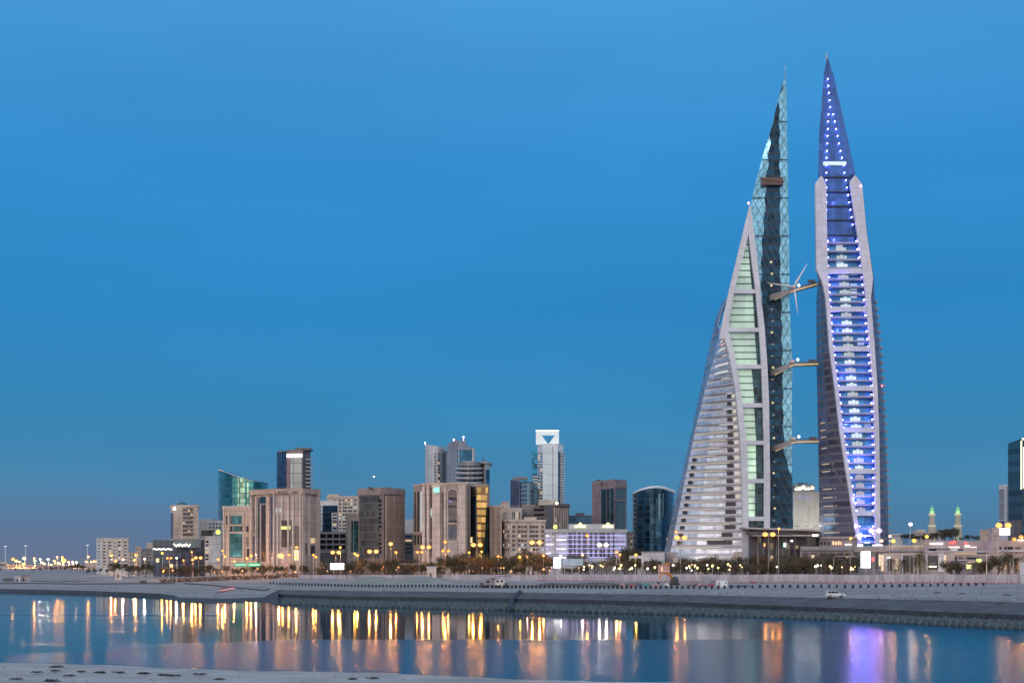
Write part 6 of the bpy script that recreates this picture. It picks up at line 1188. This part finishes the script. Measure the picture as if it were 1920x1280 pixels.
# ---------------------------------------------------------------- street lamps
OR = E('sodium_lamp', (1, .34, .06), 1.5, (.01, .01, .01)); ORB = E('bright_sodium_lamp', (1, .42, .10), 2.0, (.01, .01, .01)); YL = E('yellow_lamp', (1, .60, .08), 1.5, (.01, .01, .01)); WH = E('white_lamp', (1, .88, .82), 2.5, (.01, .01, .01)); PK = E('pink_white_lamp', (1, .52, .34), 1.7, (.01, .01, .01)); VI = E('violet_white_lamp', (.9, .5, 1), 3, (.01, .01, .01)); GR = E('cool_lamp', (.8, 1, .85), 2, (.01, .01, .01))
GLOW = {OR: ((1, .36, .06), 1.0), ORB: ((1, .38, .07), 1.9), YL: ((1, .50, .06), .9), WH: ((1, .86, .75), .8), PK: ((1, .60, .48), .8), VI: ((.62, .25, 1), 2.5), GR: ((.8, 1, .85), .6)}
PLC = {}
def plight(mt, loc, parent, k=1.0, r=.3):
    """the lamp's own light"""
    c_, e_ = GLOW[mt]; key = (mt.name, round(k, 1), r)
    if key not in PLC: L = bpy.data.lights.new('lamp_light', 'POINT'); L.color = c_; L.energy = LAMP_W * e_ * k; L.shadow_soft_size = r; PLC[key] = L
    o = bpy.data.objects.new('lamp_light', PLC[key]); COL.objects.link(o); o.parent = parent; o.location = Vector(loc) - parent.location; return o
LAMP_W = 1900
def lamp(px, py, Y, size, mt, arms=1, kk=1, name='street_lamp', lab=None, grp='street lamps along the corniche'):
    x = wx(px, Y); z1 = wz(py, Y); z0 = zg(px, Y); col_ = {OR: 'orange', ORB: 'bright orange', YL: 'yellow', WH: 'white', PK: 'pinkish', VI: 'violet', GR: 'cool white', None: 'unlit'}[mt]
    t = thing(name, lab or f'{col_} street lamp, {where(col_ + " lamp", px)}', 'street lamp', (x, Y, z0), grp)
    mb = MB(); mb.tube([(x, Y, z0), (x, Y, z0 + .8), (x, Y, z1 + .5)], [.22, .15, .08], 6); mb.build('pole', metal, t)
    for s in ([-1, 1] if arms == 2 else [1]):
        hx = x + s * (size * 1.1 if arms == 2 else 0); mb = MB(); mb.tube([(x, Y, z1 + .45), (hx, Y - .6, z1 + .6), (hx, Y - 1.0, z1 + .5)], [.07, .06, .05], 5); mb.build('arm', metal, t)
        mb = MB(); mb.loft([[(hx - size * .5, Y - 1.5, z1 + .3), (hx + size * .5, Y - 1.5, z1 + .3), (hx + size * .5, Y - .5, z1 + .3), (hx - size * .5, Y - .5, z1 + .3)], [(hx - size * .3, Y - 1.4, z1 + .55), (hx + size * .3, Y - 1.4, z1 + .55), (hx + size * .3, Y - .6, z1 + .55), (hx - size * .3, Y - .6, z1 + .55)]]); hd = mb.build('lamp_head', dgrey, t)
        if mt is not None: mb = MB(); mb.ball((hx, Y - 1.0, z1 + .12), size * .8, 10, 6, .8); mb.build('lens', mt, hd, True); plight(mt, (hx, Y - 1.0 - size * .62 - .35, z1 - .2), t, (kk * size ** 2 if kk == 1 else kk) * (.5 if arms == 2 else 1) * .8, .3)
LM = [(318, 1046, OR, 1, 2), (305, 1037, YL, 1.1, 1), (332, 1046, WH, .9, 1), (345, 1050, OR, .7, 1), (360.5, 1034.5, OR, .8, 1), (362, 1049, OR, 1.2, 1), (372.5, 1045.5, ORB, 1.3, 2), (410, 1048.5, OR, 1.2, 1), (418, 1032, OR, .9, 1), (423, 1043, OR, 1.2, 1),
      (440, 1052, OR, .8, 1), (464, 1046, OR, 1.1, 1), (472, 1041.5, OR, 1.1, 1), (481, 1039.6, PK, .8, 1), (524, 1041.5, ORB, 1.5, 1), (531, 1040, OR, 1.0, 1), (542.6, 1040, OR, 1.1, 1), (556.7, 1026, OR, 1.2, 1), (556, 1044, YL, .9, 1), (588, 1040, OR, 1, 1), (593, 1044, OR, 1.1, 1), (630, 1035.6, ORB, 1.5, 2), (638.6, 1026, YL, .9, 1),
      (665.5, 1037.5, YL, .9, 1), (670.5, 1041, OR, 1.3, 1), (699.5, 1033.8, ORB, 1.6, 2), (733, 1019.7, ORB, 1.5, 1), (743, 1035.6, OR, 1.1, 1), (787, 1035, OR, 1.1, 2), (798.5, 1025.6, ORB, 1.5, 2), (835, 1015.7, OR, 1.2, 1), (836, 1032.6, OR, 1.2, 2), (879.6, 1035.6, YL, .9, 1), (894, 1021.6, ORB, 1.6, 2), (903, 1034, YL, .8, 1),
      (934, 1043, OR, 1, 1), (940, 1044.5, OR, .8, 1), (975, 1043.5, YL, 1.1, 1), (989, 1043, PK, .8, 1), (1004.5, 1017, ORB, 1.7, 2), (1019, 1041.6, OR, 1.0, 1), (1051, 1042, WH, .9, 1), (1092, 1040, PK, 1, 1), (1100.6, 1004, OR, 1.1, 1), (1123, 1021.5, PK, 1.2, 1), (1130, 1021.6, WH, 1.5, 2), (1155.5, 1034.8, OR, 1.1, 1), (1162, 1039.5, OR, .9, 1), (1192, 1040, YL, 1, 1),
      (1267, 997, OR, .95, 1), (1276, 1008, ORB, 1.6, 2), (1421, 1010, None, .9, 1), (1441, 1002, ORB, 1.6, 2), (1459.7, 991, OR, .9, 1), (1594, 1009, YL, .9, 1), (1640, 995, VI, 1.6, 2), (1651.6, 1014, PK, 1.2, 1), (1667.5, 1005, PK, 1, 1), (1673.5, 1014.5, YL, 1.4, 1), (1706, 983, WH, 1.2, 1), (1712.6, 1013.7, YL, 1.4, 1), (1736.5, 1006, YL, 1.2, 1), (1880, 985, ORB, 1.9, 2), (1900, 1011, OR, 1.3, 1), (1913, 1007, OR, 1.4, 1)]
for px, py, mt, sz, ar in sorted(LM, key=lambda q: q[0]):
    Y = ip([(300, 790), (600, 715), (900, 668), (1280, 625), (1920, 600)], px)
    lamp(px, py, Y, sz * .92, mt, ar, 1.9 if px < 500 else (1 if px < 1200 else (.55 if mt is ORB else .8)))
FL = [(25, 1047.5, PK, 3), (31, 1051, PK, 3), (46, 1046, WH, 3.2), (45, 1057.5, YL, 2.8), (65, 1046, PK, 2.2), (66, 1051, PK, 2.2), (62.5, 1068, OR, 1.6), (76, 1048, GR, 2), (80, 1054, WH, 1.8), (84, 1056.5, YL, 2), (91, 1048, GR, 2.2), (97, 1058.5, PK, 2), (103, 1051, PK, 2.2), (108, 1044, PK, 2), (112, 1055.5, OR, 2.2), (117.5, 1044, YL, 2), (120, 1050.5, YL, 4.2), (129.5, 1053, PK, 2), (137, 1053, WH, 1.8), (144, 1053.5, WH, 2), (162, 1052.5, OR, 2.2), (166, 1043, PK, 2.4), (172, 1052.5, OR, 2), (178, 1052, OR, 2.6), (183, 1052, OR, 2),
      (15, 1059, OR, 2), (37, 1053, PK, 2), (210, 1041, OR, 1.5), (218, 1051, OR, 1.3), (232, 1048.5, PK, 1.2), (253, 1049.5, OR, 1.2), (256, 1040, OR, 1.5), (272, 1047.5, WH, 1.0), (292, 1049, YL, 1.2)]
for px, py, mt, sz in sorted(FL, key=lambda q: q[0]):
    Y = 1600 if px < 190 else 930
    mt = {WH: PK, PK: OR, GR: GR}.get(mt, mt) if px < 190 else mt
    lamp(px, py, Y, sz * .85 if px < 190 else sz, mt, 1, 26 if px < 190 else 4)
for i, (px, py) in enumerate(((10, 1024), (48, 1023), (164, 1021.7))):
    Y = 1900; x = wx(px, Y); z1 = wz(py, Y); t = thing('floodlight_mast', f'{ONES[i + 1]} from left of three tall floodlight masts on far shore', 'light mast', (x, Y, 2), 'floodlight masts on far shore')
    mb = MB(); mb.tube([(x, Y, 2), (x, Y, z1)], [.5, .3], 6); mb.build('mast', E('lit_mast', (.8, .8, .9), .25, (.5, .5, .5)), t); mb = MB(); mb.tube([(x, Y, z1), (x, Y, z1 + .5)], [1.2, 2.4], 10); mb.build('lamp_ring', E('pale_blue_lamp', (.8, .9, 1), 1.6), t)
# gantries over the road
def gantry(label, px0, px1, py, Y, sign=None, both=True):
    t = thing('road_gantry', label, 'gantry', (wx(px0, Y), Y, zg(px0, Y))); z0 = t.location.z; z1 = wz(py, Y)
    pts = [(wx(px0, Y), Y, z0), (wx(px0, Y), Y, z1 - 1), (wx(px0 + 3, Y), Y, z1), (wx(px1 - 3, Y), Y, z1)] + ([(wx(px1, Y), Y, z1 - 1), (wx(px1, Y), Y, z0)] if both else []); mb = MB(); mb.tube(pts, .16, 6); mb.build('frame', metal, t)
    if sign:
        for a, c_ in sign: mb = MB(); mb.box(wx(a, Y), wx(c_, Y), Y - .35, Y - .15, z1 - .5, z1 + 1.5); mb.build('sign_panel', E('green_road_sign', (.05, .6, .25), .5, (.02, .2, .1)), t); mb = MB(); mb.box(wx(a + 1.5, Y), wx(c_ - 1.5, Y), Y - .4, Y - .36, z1 + .3, z1 + .7); mb.build('text_line', litc, t)
gantry('arched gantry carrying two green road signs at left', 431, 500, 1060, 745, [(440, 463), (465, 489)]); gantry('plain thin road gantry before the lilac-beige block', 531, 566, 1058, 735)
gantry('single-post gantry arm before the slender sail tower', 1563, 1610, 1042.5, 615, None, False); gantry('thin road gantry glowing orange beside arched building', 745, 800, 1056.5, 680)
gantry('orange-lit portal frame before the mall car park', 1811, 1850, 1044, 630)
# flagpoles / mast
t = thing('flagpole', 'tall thin pole crossing the mall car park front', 'flagpole', (wx(1850, 610), 610, 4.2)); mb = MB(); mb.tube([(wx(1850, 610), 610, 4), (wx(1850, 610), 610, wz(1036, 610))], [.25, .12]); mb.build('pole', E('warm_lit_pole', (1, .6, .4), .3, (.5, .4, .35)), t); mb = MB(); mb.tube([(wx(1827, 610), 610, wz(1040.3, 610)), (wx(1873, 610), 610, wz(1040.3, 610))], .1); mb.build('cross_arm', E('warm_lit_pole'), t)
# stand-in lamps for shop, path and car lights; orange ones added for warmth
rd = random.Random(11); gl_ = sorted([(rd.uniform(1080, 1240), rd.uniform(1060, 1070)) for _ in range(22)] + [(rd.uniform(1262, 1610), rd.uniform(1058, 1070)) for _ in range(30)] + [(rd.uniform(640, 1070), rd.uniform(1062, 1072)) for _ in range(20)] + [(939, 1065), (944.5, 1065), (1326, 1060), (1369, 1061), (1370, 1062), (1388, 1060)] + [(rd.uniform(300, 620), rd.uniform(1066, 1073)) for _ in range(14)])
gmat = [E('warm_standin_lamp', (1, .62, .28), 3), E('white_standin_lamp', (1, .9, .75), 3.5), E('yellow_standin_lamp', (1, .78, .25), 3)]
for i, (px, py) in enumerate(gl_):
    Y = (hy(px) if px > 560 else 720) + rd.uniform(12, 40); x = wx(px, Y); z0 = zg(px, Y); z1 = max(wz(py, Y), z0 + .6); r_ = rd.uniform(.22, .5); mt = gmat[rd.randrange(3)] if px > 1085 else E('orange_added_lamp', (1, .36, .08), 2.4)
    t = thing('standin_lamp', f'small glowing stand-in lamp, {where("stand-in lamp", px)}', 'stand-in lamp', (x, Y, z0), 'stand-in lamps behind the hoarding'); mb = MB(); mb.tube([(x, Y, z0), (x, Y, z1)], .08, 5); mb.build('post', metal, t); mb = MB(); mb.ball((x, Y, z1 + r_ * .7), r_, 8, 5); mb.build('globe', mt, t, True)
